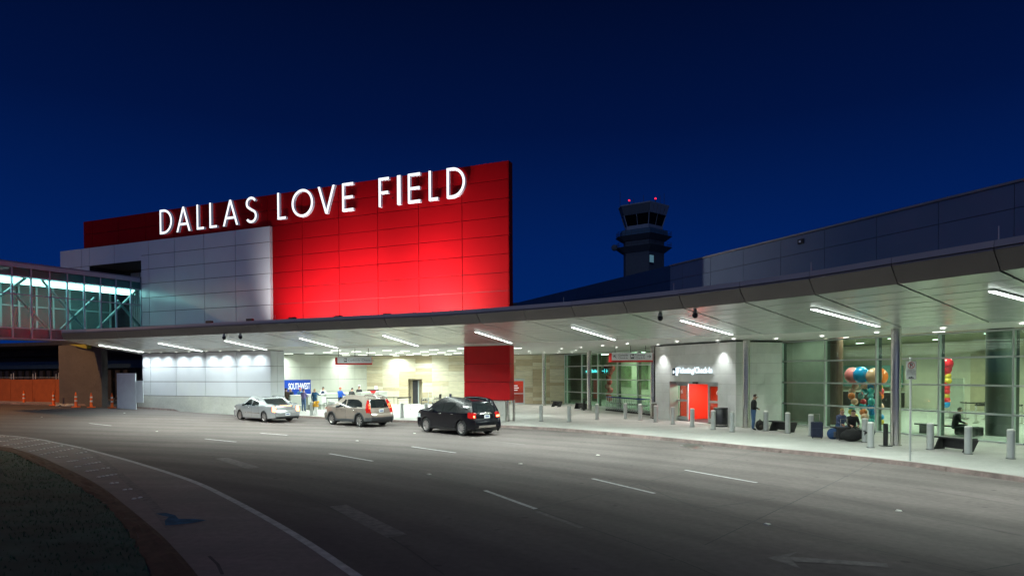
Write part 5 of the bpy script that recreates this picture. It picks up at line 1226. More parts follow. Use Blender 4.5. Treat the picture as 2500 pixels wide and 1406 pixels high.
for s in (-.2, .2): MB().cyl(p + Vector((s - .02, .05, .1)), p + Vector((s + .02, .05, .1)), .1, n=12).build('wheel', M_black, t)
p = ong(1037, 987, KERB); t = thing('footrest_rack', 'low metal rack of folded chair parts beside the doorway', 'rack', tuple(p)); d_ = MB()
for s in (-.32, .32):
    for y in (0, .4): d_.cyl(p + Vector((s, y, 0)), p + Vector((s, y, .55)), .02, n=6)
for h in (.12, .34, .55): d_.box(p + Vector((0, .2, h)), (.68, .42, .025))
d_.build('rack_frame', M_darkmetal, t)
for k in range(6): MB().box(p + Vector((-.25 + k * .1, .15, .42)), (.05, .25, .12), R(random.uniform(-20, 20))).build('folded_part', M_steel, t)
def stanchion(p, label, grp, z=KERB):
    t = thing('stanchion', label, 'stanchion', tuple(p), 0, grp); MB().lathe([(.17, 0), (.17, .015), (.05, .04)], p, n=16).build('base', M_steel, t); MB().cyl(p, p + Vector((0, 0, .95)), .03, n=10).build('post', M_steel, t, smooth=40); MB().cyl(p + Vector((0, 0, .95)), p + Vector((0, 0, 1.02)), .04, n=10).build('head', M_black, t)
    return p
def belt(a, b, label, group):
    d = (b - a).normalized(); s = Vector((-d.y, d.x, 0)) * .004; z0, z1 = Vector((0, 0, .93)), Vector((0, 0, 1.0))
    tag(MB().hexa([a - s + z0, b - s + z0, b + s + z0, a + s + z0, a - s + z1, b - s + z1, b + s + z1, a + s + z1]).build('barrier_belt', M_black), label, 'barrier belt', group)
st_ = [stanchion(ong(x, y, KERB), 'steel queue post ' + l, 'queue posts at curbside check-in') for x, y, l in ((962, 1000, 'just right of the beige car, nearer'), (971.5, 1003, 'right of the beige car, nearest the kerb'), (1003, 1000, 'before the service doorway'), (845, 1001, 'behind the roof of the beige car'), (798, 1003, 'behind the bonnet of the beige car'))]
belt(st_[0], st_[2], 'black belt from the beige car to the doorway post', 'queue belts'); belt(st_[1], st_[2], 'lower black belt meeting the doorway post', 'queue belts'); belt(st_[3], st_[0], 'black belt behind the rear of the beige car', 'queue belts'); belt(st_[4], st_[3], 'black belt crossing before the counters', 'queue belts')
hs = []
for px, py, l in ((2358, 1024, 'farther left'), (2381, 1033, 'beside another post'), (2384, 1030, 'behind a near post'), (2404, 1024, 'near the dark column'), (2325, 1018, 'behind the seated figure'), (2495, 1034, 'at the right edge'), (2478, 1022, 'right of the dark column')):
    hs.append(stanchion(ong(px, py, KERB + .021), 'steel queue post inside the hall, ' + l, 'queue posts inside the hall'))
for a, b in ((4, 0), (0, 3), (1, 3), (2, 6), (3, 6), (1, 5)): belt(hs[a], hs[b], 'black queue belt strung inside the hall', 'hall queue belts')

# ------------------------------------------------------------------ balloons
def balloons(t, items):
    for x, v, z, r, m in items:
        p = GF.p(x, -v, z); MB().ball(p, (r, r, r * 1.08), 16, 10).build('balloon', m, t, smooth=60); MB().cyl(p - Vector((0, 0, r * 1.16)), p - Vector((0, 0, r * 1.04)), r * .09, r * .03, 6).build('knot', m, t)
bm_ = {k: mat('balloon_' + k, c, .25, var=0) for k, c in dict(pink=(.62, .16, .18), blue=(.01, .22, .50), orange=(.72, .16, .02), teal=(.05, .35, .38), peach=(.6, .32, .22), yellow=(.55, .40, .05), red=(.55, .02, .03), navy=(.01, .02, .08)).items()}
VB = 3.2
bt = thing('balloon_display', 'tall balloon display with big pink, blue and orange balloons on top', 'balloons', tuple(GF.p(inhall(2110, 1000, VB)[0], -VB, KERB)))
it = []
for px, py, r, m in ((2081, 916, .40, 'pink'), (2103, 915, .41, 'blue'), (2135, 919, .41, 'peach'), (2147, 919, .41, 'orange')):
    u, z = inhall(px, py, VB + (0 if m != 'orange' else .3)); it.append((u, VB + (0 if m != 'orange' else .3), z, r, bm_[m]))
cs = ['pink', 'teal', 'peach', 'orange', 'yellow', 'blue', 'teal', 'navy', 'red', 'yellow', 'teal', 'peach']
for px in (2083, 2106, 2128, 2146):
    for k in range(9):
        py = 943 + k * 12.5 + random.uniform(-2, 2); dv = random.uniform(-.15, .25); u, z = inhall(px + random.uniform(-5, 5), py, VB + dv)
        if z > KERB + .2: it.append((u, VB + dv, z, random.uniform(.15, .2), bm_[random.choice(cs)]))
balloons(bt, it)
bt = thing('balloon_column', 'slim red and yellow balloon column deep inside the hall', 'balloons', tuple(GF.p(inhall(2310, 990, 9)[0], -9, KERB))); it = []
for px, py, r, m in ((2310, 888, .36, 'red'), (2308, 900, .33, 'red'), (2309, 911, .24, 'red'), (2313, 918, .2, 'yellow'), (2306, 924, .2, 'blue'), (2314, 929, .2, 'yellow'), (2309, 937, .22, 'red'), (2310, 946, .2, 'red'), (2310, 956, .2, 'red'), (2309, 966, .2, 'yellow'), (2310, 976, .2, 'red'), (2310, 986, .2, 'blue')):
    u, z = inhall(px, py, 9); it.append((u, 9, z, r, bm_[m]))
balloons(bt, it)
bt = thing('balloon_column', 'red balloon column behind the green lobby glass', 'balloons', tuple(G1.p(G1.u(1486, 940, -1.5), -1.5, KERB)))
for px, py, r in ((1483, 899, .34), (1492, 899, .34), (1488, 908, .3), (1486, 921, .25), (1488, 932, .25), (1484, 943, .25), (1490, 952, .25), (1486, 962, .25), (1488, 972, .25)):
    u, z = G1.uz(px, py, -1.5); MB().ball(G1.p(u, -1.5, z), (r, r, r * 1.08), 14, 9).build('balloon', bm_['red' if py != 943 else 'pink'], bt, smooth=60)

# ------------------------------------------------------------------ luggage
def suitcase(px, py, w, h, d, rz, m, label, handle=True):
    p = ong(px, py, KERB); t = thing('suitcase', label, 'suitcase', tuple(p), rz, 'luggage on the pavement'); L = lambda x, y, z: W[t] @ Vector((x, y, z))
    MB().box(L(0, 0, h / 2 + .05), (w, d, h), rz).build('shell', m, t, bevel=.035); MB().box(L(0, -d / 2 - .012, h * .45), (w * .8, .03, h * .5), rz).build('front_pocket', m, t, bevel=.01)
    for s in (-1, 1): MB().cyl(L(s * w * .38, 0, .04), L(s * w * .38 + .03, 0, .04), .04, n=10).build('wheel', M_black, t)
    if handle:
        hd = MB(); hd.tube([L(-w * .25, .03, h), L(-w * .25, .03, h + .38), L(w * .25, .03, h + .38), L(w * .25, .03, h)], .012, 6); hd.build('handle', M_steel, t)
suitcase(1994, 1070, .46, .66, .3, R(-18), cloth('navy_nylon', (.015, .02, .045)), 'upright navy suitcase with raised handle beside a bollard')
suitcase(2060, 1075, .5, .5, .32, R(-15), cloth('black_nylon', (.012, .012, .014)), 'black suitcase with raised handle in the middle of the luggage')
p = ong(2079, 1077, KERB); t = thing('duffel_bag', 'large black duffel bag lying at the right of the luggage', 'bag', tuple(p), R(-15)); L = lambda x, y, z: W[t] @ Vector((x, y, z))
MB().ball(L(0, 0, .25), (.42, .22, .25), 16, 10, rot=Matrix.Rotation(R(-15), 3, 'Z')).build('body', cloth('duffel_black', (.012, .012, .013)), t, smooth=60); MB().tube([L(-.2, 0, .47), L(-.1, 0, .56), L(.1, 0, .56), L(.2, 0, .47)], .015, 6).build('strap', M_black, t)
p = ong(2033, 1071, KERB); t = thing('soft_bag', 'blue and grey soft bag between the suitcases', 'bag', tuple(p)); MB().ball(p + Vector((0, 0, .22)), (.24, .18, .24), 14, 9).build('body', cloth('blue_bag', (.02, .06, .16)), t, smooth=60); MB().box(p + Vector((.05, -.16, .2)), (.2, .06, .25)).build('pocket', cloth('grey_bag', (.08, .08, .09)), t, bevel=.02)
p = ong(1855, 1049.5, KERB); t = thing('backpack', 'dark backpack standing beside the man in jeans', 'backpack', tuple(p))
MB().ball(p + Vector((0, 0, .24)), (.22, .15, .25), 14, 10).build('body', cloth('dark_pack', (.03, .028, .025)), t, smooth=60); MB().ball(p + Vector((.02, -.12, .16)), (.14, .07, .13), 12, 8).build('front_pocket', cloth('brown_pack', (.06, .05, .04)), t, smooth=60)
for s in (-.1, .12): MB().tube([p + Vector((s, -.1, .44)), p + Vector((s * 1.3, -.17, .3)), p + Vector((s, -.14, .1))], .018, 6).build('strap', M_black, t)
MB().tube([p + Vector((-.06, 0, .47)), p + Vector((0, 0, .53)), p + Vector((.06, 0, .47))], .015, 6).build('handle', M_black, t)
u, _ = inhall(2345, 1050, 1.6); p = GF.p(u, -1.6, KERB + .021); t = thing('suitcase', 'black suitcase lying inside the hall beside the seated figure', 'suitcase', tuple(p)); MB().box(p + Vector((.5, .2, .2)), (1.0, .5, .38), R(-66)).build('shell', M_black, t, bevel=.05); MB().box(p + Vector((.75, -.2, .2)), (.2, .02, .06), R(-66)).build('handle', M_darkmetal, t)

# ------------------------------------------------------------------ people
def person(p, rz, h, label, top, bottom, hair=M_hairdk, cap=None, arms='down', seated=False, lean=0, shoes=M_black, sleeve=None, coat=False, head_tilt=0, vest=None):
    """one skinned body; local -Y is forward"""
    k = h / 1.75; V = []; Eg = []; Rd = []; Tg = []; roots = []
    def node(q, r): V.append(Vector(q)); Rd.append(r); return len(V) - 1
    def link(a, b, tg): Eg.append((a, b)); Tg.append(tg)
    zp = .50 if seated else .94
    def ln(q):                                            # lean the upper body forwards
        x, y, z = q; d = z - zp; return (x, y - d * math.sin(lean), zp + d * math.cos(lean))
    pel = node((0, 0, zp), .135); roots.append(pel)
    wa = node(ln((0, -.005, zp + .17)), .128); ch = node(ln((0, -.005, zp + .36)), .15); sh = node(ln((0, .0, zp + .49)), .10)
    nk = node(ln((0, -.01, zp + .57)), .056); hd0 = ln((0, -.025 - .03 * head_tilt, zp + .665)); hd = node(hd0, .088); hd1 = node(ln((0, -.03 - .09 * head_tilt, zp + .755 - .02 * head_tilt)), .082)
    link(pel, wa, 'top'); link(wa, ch, 'top'); link(ch, sh, 'top'); link(sh, nk, 'skin'); link(nk, hd, 'skin'); link(hd, hd1, 'skin')
    hands = []
    for s in (-1, 1):
        S = node(ln((s * .175, .0, zp + .47)), .068)
        if arms == 'down': el, wr, ha = (s * .235, .03, zp + .19), (s * .24, -.03, zp - .05), (s * .235, -.05, zp - .13)
        elif arms == 'front': el, wr, ha = (s * .24, .0, zp + .20), (s * .10, -.20, zp + .13), (s * .04, -.24, zp + .11)
        elif arms == 'counter': el, wr, ha = (s * .25, -.12, zp + .22), (s * .20, -.36, zp + .22), (s * .17, -.44, zp + .22)
        elif arms == 'left_out':
            if s < 0: el, wr, ha = (s * .30, -.22, zp + .32), (s * .36, -.45, zp + .30), (s * .37, -.53, zp + .29)
            else: el, wr, ha = (s * .235, .03, zp + .19), (s * .24, -.03, zp - .05), (s * .235, -.05, zp - .13)
        else: el, wr, ha = (s * .24, -.10, zp + .20), (s * .16, -.33, zp + .12), (s * .12, -.4, zp + .1)
        el, wr, ha = ln(el), ln(wr), ln(ha)
        E_ = node(el, .048); Wr = node(wr, .034); link(sh, S, 'top'); link(S, E_, 'sleeve'); link(E_, Wr, 'sleeve')
        Hn = node(ha, .036); link(Wr, Hn, 'skin'); hands.append((Vector(wr), Vector(ha), s))
        hx = s * .088
        H_ = node((hx, 0, zp - .06), .095)
        if seated: kn, an, to = (s * .13, -.44, zp + .0), (s * .13, -.46, .10), (s * .14, -.60, .045)
        else: kn, an, to = (s * .10, -.012, .50), (s * .105, .02, .09), (s * .125, -.13, .045)
        K_ = node(kn, .066); A_ = node(an, .045); T_ = node(to, .042)
        link(pel, H_, 'bottom'); link(H_, K_, 'coat' if coat else 'bottom'); link(K_, A_, 'bottom'); link(A_, T_, 'shoe')
    for wr, ha, s in hands:                               # separate fingers and thumb
        d = (ha - wr).normalized(); sd = d.cross(Vector((0, 1, 0)));
        if sd.length < .3: sd = d.cross(Vector((0, 0, 1)))
        sd.normalize(); bd = d.cross(sd).normalized() * (-1 if d.cross(sd).y > 0 else 1)
        for q, (o_, l_) in enumerate(((-.030, .070), (-.010, .082), (.010, .076), (.029, .060))):
            a = node(ha + sd * o_ * .8, .011); roots.append(a); b = node(ha + sd * o_ + d * l_ * .6, .0095); c = node(ha + sd * o_ + d * l_ * .95 + bd * .02, .008); link(a, b, 'skin'); link(b, c, 'skin')
        a = node(ha - d * .03 + sd * .02, .012); roots.append(a); b = node(ha + sd * .045 * s + d * .01 + bd * .015, .011); c = node(ha + sd * .055 * s + d * .045 + bd * .02, .009); link(a, b, 'skin'); link(b, c, 'skin')
    me = bpy.data.meshes.new('body'); me.from_pydata([tuple(v * k) for v in V], Eg, []); o = bpy.data.objects.new('tmp', me); C.objects.link(o)
    sk = o.modifiers.new('skin', 'SKIN'); sk.use_smooth_shade = True; lay = me.skin_vertices[0].data
    for i, r in enumerate(Rd):
        f = (1.18, .82) if i in (pel, wa, ch) else (1, 1)
        b_ = 1.22 if r > .05 and i not in (hd, hd1) else 1.1 if r > .02 else 1; lay[i].radius = (r * k * f[0] * b_, r * k * f[1] * b_ * (1.12 if f[1] < 1 else 1)); lay[i].use_root = i in roots
    o.modifiers.new('sub', 'SUBSURF').levels = 1; o.modifiers['sub'].render_levels = 1
    dg = bpy.context.evaluated_depsgraph_get(); bm2 = bpy.data.meshes.new_from_object(o.evaluated_get(dg)); bpy.data.objects.remove(o)
    order = ['top', 'skin', 'bottom', 'shoe', 'sleeve', 'coat']; ms = [top, M_skin, bottom, shoes, sleeve or top, top]
    bm2.materials.clear()
    for m in ms: bm2.materials.append(m)
    segs = [(V[a] * k, V[b] * k, order.index(tg)) for (a, b), tg in zip(Eg, Tg)]
    for f in bm2.polygons:
        c = f.center; best = None
        for a, b, tg in segs:
            ab = b - a; t_ = max(0, min(1, (c - a).dot(ab) / ab.length_squared)); d_ = (c - a - ab * t_).length
            if best is None or d_ < best[0]: best = (d_, tg)
        f.material_index = best[1]; f.use_smooth = True
    bm2.name = 'person'
    t = bpy.data.objects.new('person', bm2); C.objects.link(t); t.location = p; t.rotation_euler = (0, 0, rz); W[t] = Matrix.Translation(p) @ Matrix.Rotation(rz, 4, 'Z'); tag(t, label, 'person')
    LL = lambda q: W[t] @ (Vector(q) * k)
    hc = Vector(ln((0, -.02 - .06 * head_tilt, zp + .715)))
    r3 = Matrix.Rotation(rz, 3, 'Z')
    hm = MB(); P = []; F = []                              # hair: rounded shell over the back and crown
    nu, nv = 14, 7
    for j in range(nv + 1):
        a = R(105) * j / nv
        for i in range(nu):
            b = 6.2832 * i / nu; y = math.sin(a) * math.sin(b); low = 1.0 if y > -.2 else .72
            aa = a * (1 if y > -.1 else .62); P.append(LL(hc + Vector((.092 * math.sin(aa) * math.cos(b), .012 + .105 * math.sin(aa) * math.sin(b), .03 + .095 * math.cos(aa)))))
    for j in range(nv):
        for i in range(nu): F.append((j * nu + i, j * nu + (i + 1) % nu, (j + 1) * nu + (i + 1) % nu, (j + 1) * nu + i))
    hm.add(P, F).build('hair' if cap is None else 'cap', cap or hair, t, smooth=60)
    if cap: MB().ball(LL(hc + Vector((0, -.12, .055))), (.07 * k, .07 * k, .012), 12, 6, rot=r3).build('cap_brim', cap, t)
    MB().ball(LL(hc + Vector((0, -.1, -.02))), (.013, .02, .022), 8, 6, rot=r3).build('nose', M_skin, t)
    for s in (-1, 1):
        MB().ball(LL(hc + Vector((s * .032, -.083, .005))), (.011, .008, .008), 8, 5, rot=r3).build('eye', M_black, t); MB().ball(LL(hc + Vector((s * .09, -.005, -.01))), (.012, .02, .03), 8, 5, rot=r3).build('ear', M_skin, t)
    MB().ball(LL(hc + Vector((0, -.09, -.055))), (.024, .008, .006), 8, 5, rot=r3).build('mouth', mat('lips', (.3, .1, .09), .5, var=0), t)
    if coat:
        cb = MB().lathe([(.19 * k, .56 * k), (.17 * k, .80 * k), (.155 * k, 1.0 * k)], (0, 0, 0), n=18); cb.v = [W[t] @ v for v in cb.v]; cb.build('coat_skirt', top, t, smooth=60)
    if vest:
        vb = MB().lathe([(.158 * k, (zp + .02) * k), (.165 * k, (zp + .2) * k), (.185 * k, (zp + .38) * k), (.13 * k, (zp + .5) * k)], (0, 0, 0), n=18); vb.v = [W[t] @ v for v in vb.v]; vb.build('vest', vest, t, smooth=60)
    return t
jeans = cloth('denim', (.06, .12, .24)); blk = cloth('black_cloth', (.012, .012, .014)); navy = cloth('navy_cloth', (.012, .025, .07)); wht = cloth('white_cloth', (.65, .66, .66)); dk = cloth('dark_cloth', (.03, .03, .03))
person(ong(1839, 1050, KERB), R(78), 1.74, 'man in black jacket and blue jeans looking down by the column', blk, jeans, arms='front', head_tilt=.9, lean=.05, hair=mat('hair_brown', (.06, .04, .03), .6))
person(ong(741.5, 1004, KERB), R(165), 1.68, 'person in purple shirt and jeans facing the check-in counter', cloth('purple_cloth', (.16, .13, .30)), jeans, arms='counter')
person(ong(768.5, 1002, KERB), R(180), 1.65, 'blonde person in long teal coat reaching to the counter', cloth('teal_cloth', (.005, .05, .12)), blk, hair=M_hairbl, arms='left_out', coat=True)
person(ong(699, 1004, KERB), R(215), 1.72, 'person in dark clothes half hidden beside the white pylon', cloth('brown_cloth', (.05, .03, .02)), blk, arms='counter')
bh = BF.p(0)
def behind(px, d=1.9): u = BF.u(px, 950, d); return BF.p(u, d, KERB)
face = lambda p: math.atan2(-p.x, p.y) + 0.0
for px, lab, kw in ((709, 'agent in white cap and navy shirt behind the counter', dict(top=navy, bottom=blk, cap=wht, arms='counter')), (734, 'agent in red cap and light blue shirt behind the counter', dict(top=cloth('sky_cloth', (.12, .32, .60)), bottom=blk, cap=cloth('red_cap', (.5, .05, .05)), arms='counter', lean=.2)),
                    (789, 'dark-haired agent in white shirt and navy vest behind the counter', dict(top=wht, bottom=blk, arms='counter', vest=navy)), (877, 'person in dark clothes at the counter, right of two', dict(top=dk, bottom=blk, arms='counter'))):
    p = behind(px); person(p, face(p) * .4, 1.74, lab, **kw)
person(ong(831, 1001, KERB), R(150), 1.76, 'man in bright blue shirt and orange cap between the counters', cloth('bright_blue', (.02, .12, .60)), blk, cap=cloth('orange_cap', (.62, .14, .08)), arms='counter')
person(ong(856, 1000, KERB), R(160), 1.74, 'person in black jacket leaning on the counter behind the beige car', dk, blk, arms='counter', lean=.35)
u, _ = inhall(2326, 1050, 1.2); person(GF.p(u, -1.3, KERB), R(75), 1.7, 'seated silhouetted figure inside the hall near the glass', blk, blk, seated=True, arms='lap', lean=.25, head_tilt=.6)
u, _ = inhall(2318, 1050, 1.2); pp = GF.p(u, -1.3, KERB + .021); t = thing('hall_bench', 'long low bench inside the hall under the seated figure', 'bench', tuple(pp)); MB().fbox(GF, u - 1.6, u + .9, -1.75, -1.2, KERB + .40, KERB + .46).build('seat', M_darkmetal, t)
for q in (-1.4, .7): MB().fbox(GF, u + q, u + q + .08, -1.7, -1.25, KERB + .021, KERB + .40).build('leg', M_darkmetal, t)
person(ong(2049, 1068, KERB) + Vector((.1, .15, 0)), R(10), 1.66, 'seated fair-haired person in blue on the bench behind the luggage', cloth('slate_blue', (.06, .08, .16)), jeans, seated=True, arms='lap', hair=M_hairbl, lean=.2)
person(ong(2078, 1071, KERB) + Vector((.1, .15, 0)), R(-10), 1.66, 'seated dark-haired person in black on the bench behind the luggage', blk, blk, seated=True, arms='lap', lean=.3)

# ------------------------------------------------------------------ cars
def pip(x, z, poly):
    c = False; n = len(poly)
    for i in range(n):
        (x0, z0), (x1, z1) = poly[i], poly[i - 1]
        if (z0 > z) != (z1 > z) and x < (x1 - x0) * (z - z0) / (z1 - z0) + x0: c = not c
    return c
def interp(x, T):
    if x <= T[0][0]: return T[0][1]
    for (a, b), (c, d) in zip(T[:-1], T[1:]):
        if x <= c: return b + (d - b) * (x - a) / (c - a)
    return T[-1][1]
def make_car(label, cat, spec, fl, rl):
    """fl, rl: ground contact of the left front and rear wheels"""
    h = (fl - rl); h.z = 0; h.normalize(); right = Vector((h.y, -h.x, 0)); cen = (fl + rl) / 2 + right * (spec['track'] / 2 + .08)
    t = thing('parked_car', label, cat, (cen.x, cen.y, g(cen.x)), math.atan2(h.y, h.x)); S = spec
    L = lambda x, y, z: W[t] @ Vector((x, y, z))
    out = resample([Vector((x, z, 0)) for x, z in S['outline']], .04); nr = sides(out)     # front bottom -> over -> rear bottom
    hw = lambda x, z: (S['hw'] - max(0, z - S['belt']) * S['tumble'] - S['low'] * max(0, .55 - z)) * interp(x, S['plan'])
    Rr = S['R']; NU = 26; cls = {}
    def put(c, P):
        cls.setdefault(c, MB()).add([L(*q) for q in P], [(0, 1, 2, 3)])
    def col(u):                                            # rounded lateral section
        a = abs(u); q = max(0, (a - .78) / .22); return Rr * (1 - math.sqrt(max(0, 1 - q * q)))
    us_ = [math.sin(math.pi / 2 * (2 * i / NU - 1)) for i in range(NU + 1)]
    grid = []
    for p, n in zip(out, nr):
        row = []
        for u in us_:
            q = p - n * col(u); bow = S['bow'] * u * u * (1 if p.x > 1.4 else (-1 if p.x < -1.5 else 0)) * -1
            row.append((q.x + bow, u * hw(q.x, q.y), q.y))
        grid.append(row)
    for i in range(len(grid) - 1):
        for j in range(NU):
            P = [grid[i][j], grid[i + 1][j], grid[i + 1][j + 1], grid[i][j + 1]]; c = [sum(q[k] for q in P) / 4 for k in range(3)]
            put(S['topcls'](*c), P)
    edge = [r[-1] for r in grid]; tops = []
    for x, y, z in edge:
        if tops and x > tops[-1][0] - .002:
            tops[-1] = (tops[-1][0], max(z, tops[-1][1]))
        else: tops.append((x, z))
    tops = tops[::-1]; x0, x1 = tops[0][0], tops[-1][0]; NX = int((x1 - x0) / .04); NZ = 30
    for s in (-1, 1):
        G = []
        for i in range(NX + 1):
            x = x0 + (x1 - x0) * i / NX; zt = interp(x, tops); zb = interp(x, S['sill']); G.append([(x, s * hw(x, zb + (zt - zb) * j / NZ), zb + (zt - zb) * j / NZ) for j in range(NZ + 1)])
        for i in range(NX):
            for j in range(NZ):
                P = [G[i][j], G[i + 1][j], G[i + 1][j + 1], G[i][j + 1]]; c = [sum(q[k] for q in P) / 4 for k in range(3)]
                if any((c[0] - wx) ** 2 + (c[2] - S['wr']) ** 2 < S['arch'] ** 2 for wx in S['axles']): continue
                k = S['sidecls'](*c)
                if k: put(k + ('_l' if k == 'tail_light' and s < 0 else '') if k != 'glass' else 'glass%d%d' % (s, 0 if c[0] > .02 else (1 if c[0] > -1.3 or S['hw'] != .92 else 2)), P)
    names = {'body': ('body', S['paint']), 'glass': ('window', S['glass']), 'windscreen': ('windscreen', S['glass']), 'rear_glass': ('rear_window', S['glass']), 'clad': ('lower_cladding', S['clad']), 'lamp': ('tail_light', S['lamp']), 'tail_light': ('tail_light', S['lamp']), 'tail_light_l': ('tail_light', S['lamp']),
             'bright': ('brake_lamp', S['bright']), 'chrome': ('chrome_trim', M_steel), 'head': ('headlight', M_signface), 'skid': ('skid_plate', M_steel), 'red_lens': ('red_lens', S['lens'])}
    for k, mb in cls.items():
        nm, m = names['glass' if k.startswith('glass') else k]; o = mb.build(nm, m, t)
        bm = bmesh.new(); bm.from_mesh(o.data); bmesh.ops.remove_doubles(bm, verts=bm.verts, dist=.0005); bm.to_mesh(o.data); bm.free()
        o.data.polygons.foreach_set('use_smooth', [True] * len(o.data.polygons)); o.data.set_sharp_from_angle(angle=R(42))
    MB().hexa([L(x, y, z) for z in (.22, .62) for x, y in ((x0 + .15, -S['hw'] + .3), (x1 - .15, -S['hw'] + .3), (x1 - .15, S['hw'] - .3), (x0 + .15, S['hw'] - .3))]).build('underbody', M_black, t)
    r = S['wr']; tw = S['tw']
    for wx in S['axles']:
        for s in (-1, 1):
            yo = s * (S['hw'] - .035); yi = yo - s * tw; c = L(wx, 0, 0)
            wl = MB(); n_ = 24                              # wheel arch lining
            A = [L(wx + S['arch'] * math.cos(a), s * (S['hw'] - .04), r + S['arch'] * math.sin(a)) for a in [math.pi * q / 14 for q in range(-2, 17)]]; B = [L(wx + S['arch'] * math.cos(a), s * (S['hw'] - .36), r + S['arch'] * math.sin(a)) for a in [math.pi * q / 14 for q in range(-2, 17)]]
            wl.strip(A, B); wl.add(B, [tuple(range(len(B)))]); wl.build('wheel_arch', M_black, t)
            def ringp(rr, y): return [L(wx + rr * math.cos(6.2832 * i / n_), y, r + rr * math.sin(6.2832 * i / n_)) for i in range(n_)]
            ty = MB(); prof = [(r * .66, yo), (r * .72, yo + s * .008), (r * .94, yo), (r, yo - s * .03), (r, yi + s * .03), (r * .94, yi), (r * .66, yi)]
            rings = [ringp(a, b) for a, b in prof]
            for a, b in zip(rings[:-1], rings[1:]): ty.add(a + b, [(i, (i + 1) % n_, n_ + (i + 1) % n_, n_ + i) for i in range(n_)])
            wh = ty.build('wheel', mat('tyre_rubber', (.02, .02, .021), .75, var=.1) if 'tyre' not in S else S['tyre'], t, smooth=40); S['tyre'] = wh.data.materials[0]
            rm = MB(); rim = [(r * .68, yo - s * .004), (r * .62, yo - s * .02), (r * .58, yo - s * .07), (r * .58, yi)]
            rings = [ringp(a, b) for a, b in rim]
            for a, b in zip(rings[:-1], rings[1:]): rm.add(a + b, [(i, (i + 1) % n_, n_ + (i + 1) % n_, n_ + i) for i in range(n_)])
            ns = S['spokes']
            for q in range(ns):
                a0 = 6.2832 * q / ns + .2; wsp = S['spw']
                P = []
                for yy in (yo - s * .045, yo - s * .015):
                    for rr, da in ((.05, 1.6), (r * .62, wsp), (r * .62, -wsp), (.05, -1.6)):
                        a_ = a0 + (da if rr > .1 else da * .25); P.append(L(wx + rr * math.cos(a_), yy, r + rr * math.sin(a_)))
                rm.hexa(P)
            rm.cyl(L(wx, yo - s * .05, r), L(wx, yo - s * .008, r), .06, n=12); rm.build('rim', S['rim'], wh, smooth=35)
            MB().cyl(L(wx, yo - s * .09, r), L(wx, yo - s * .10, r), r * .56, n=18).build('brake_disc', M_darkmetal, wh)
    for s in (-1, 1):
        x, y, z = S['mirror']; MB().ball(L(x, s * y, z), (.075, .11, .075), 12, 8, rot=Matrix.Rotation(math.atan2(h.y, h.x), 3, 'Z')).build('wing_mirror', S['mirror_m'], t, smooth=60)
        for hx, hz_ in S['handles']: MB().tube([L(hx, s * (hw(hx, hz_) + .02), hz_), L(hx - .17, s * (hw(hx, hz_) + .02), hz_)], .014, 6).build('door_handle', S['handle_m'], t)
        for sx0, sz0, sx1, sz1 in S['seams']:
            nq = 8; P = [(sx0 + (sx1 - sx0) * q / nq, sz0 + (sz1 - sz0) * q / nq) for q in range(nq + 1)]
            MB().tube([L(x_, s * (hw(x_, z_) + .001), z_) for x_, z_ in P], .006, 4).build('door_seam', M_black, t)
        if 'rail' in S: MB().tube([L(x_, s * y_, z_) for x_, y_, z_ in S['rail']], .022, 8).build('roof_rail', S['rail_m'], t)
    px_, pz_ = S['plate']; MB().hexa([L(px_ - d_, y_, z_) for z_ in (pz_ - .08, pz_ + .08) for y_, d_ in ((-.16, .02), (.16, .02), (.16, -.02), (-.16, -.02))]).build('number_plate', M_signface, t)
    MB().hexa([L(px_ - d_, y_, z_) for z_ in (pz_ - .035, pz_ + .03) for y_, d_ in ((-.11, .023), (.11, .023), (.11, .019), (-.11, .019))]).build('plate_print', mat('plate_blue', (.05, .08, .25), .5, var=.9, scale=40), t)
    if 'wiper' in S:
        a, b = S['wiper']; MB().cyl(L(*a), L(*b), .012, n=5).build('rear_wiper', M_black, t)
    a = S['antenna']; MB().cyl(L(*a), L(a[0] - .08, a[1], a[2] + .16), .012, .006, n=5).build('antenna', M_black, t)
    return t, L
M_cglass = mat('car_glass', (.006, .010, .012), .04, var=0, spec=.8)
M_lamp = mat('tail_lens', (.30, .006, .006), .15, var=0, emit=.25, ecol=(1, .02, .01)); M_brk = emitter('brake_glow', (1, .10, .03), 6.0); M_brk2 = emitter('brake_bulb', (1, .28, .10), 9.0); M_lens = mat('red_reflector', (.4, .01, .01), .15, var=0)
M_rim = mat('alloy', (.50, .47, .46), .3, .8, var=.05); M_cladg = mat('grey_cladding', (.045, .05, .055), .55)
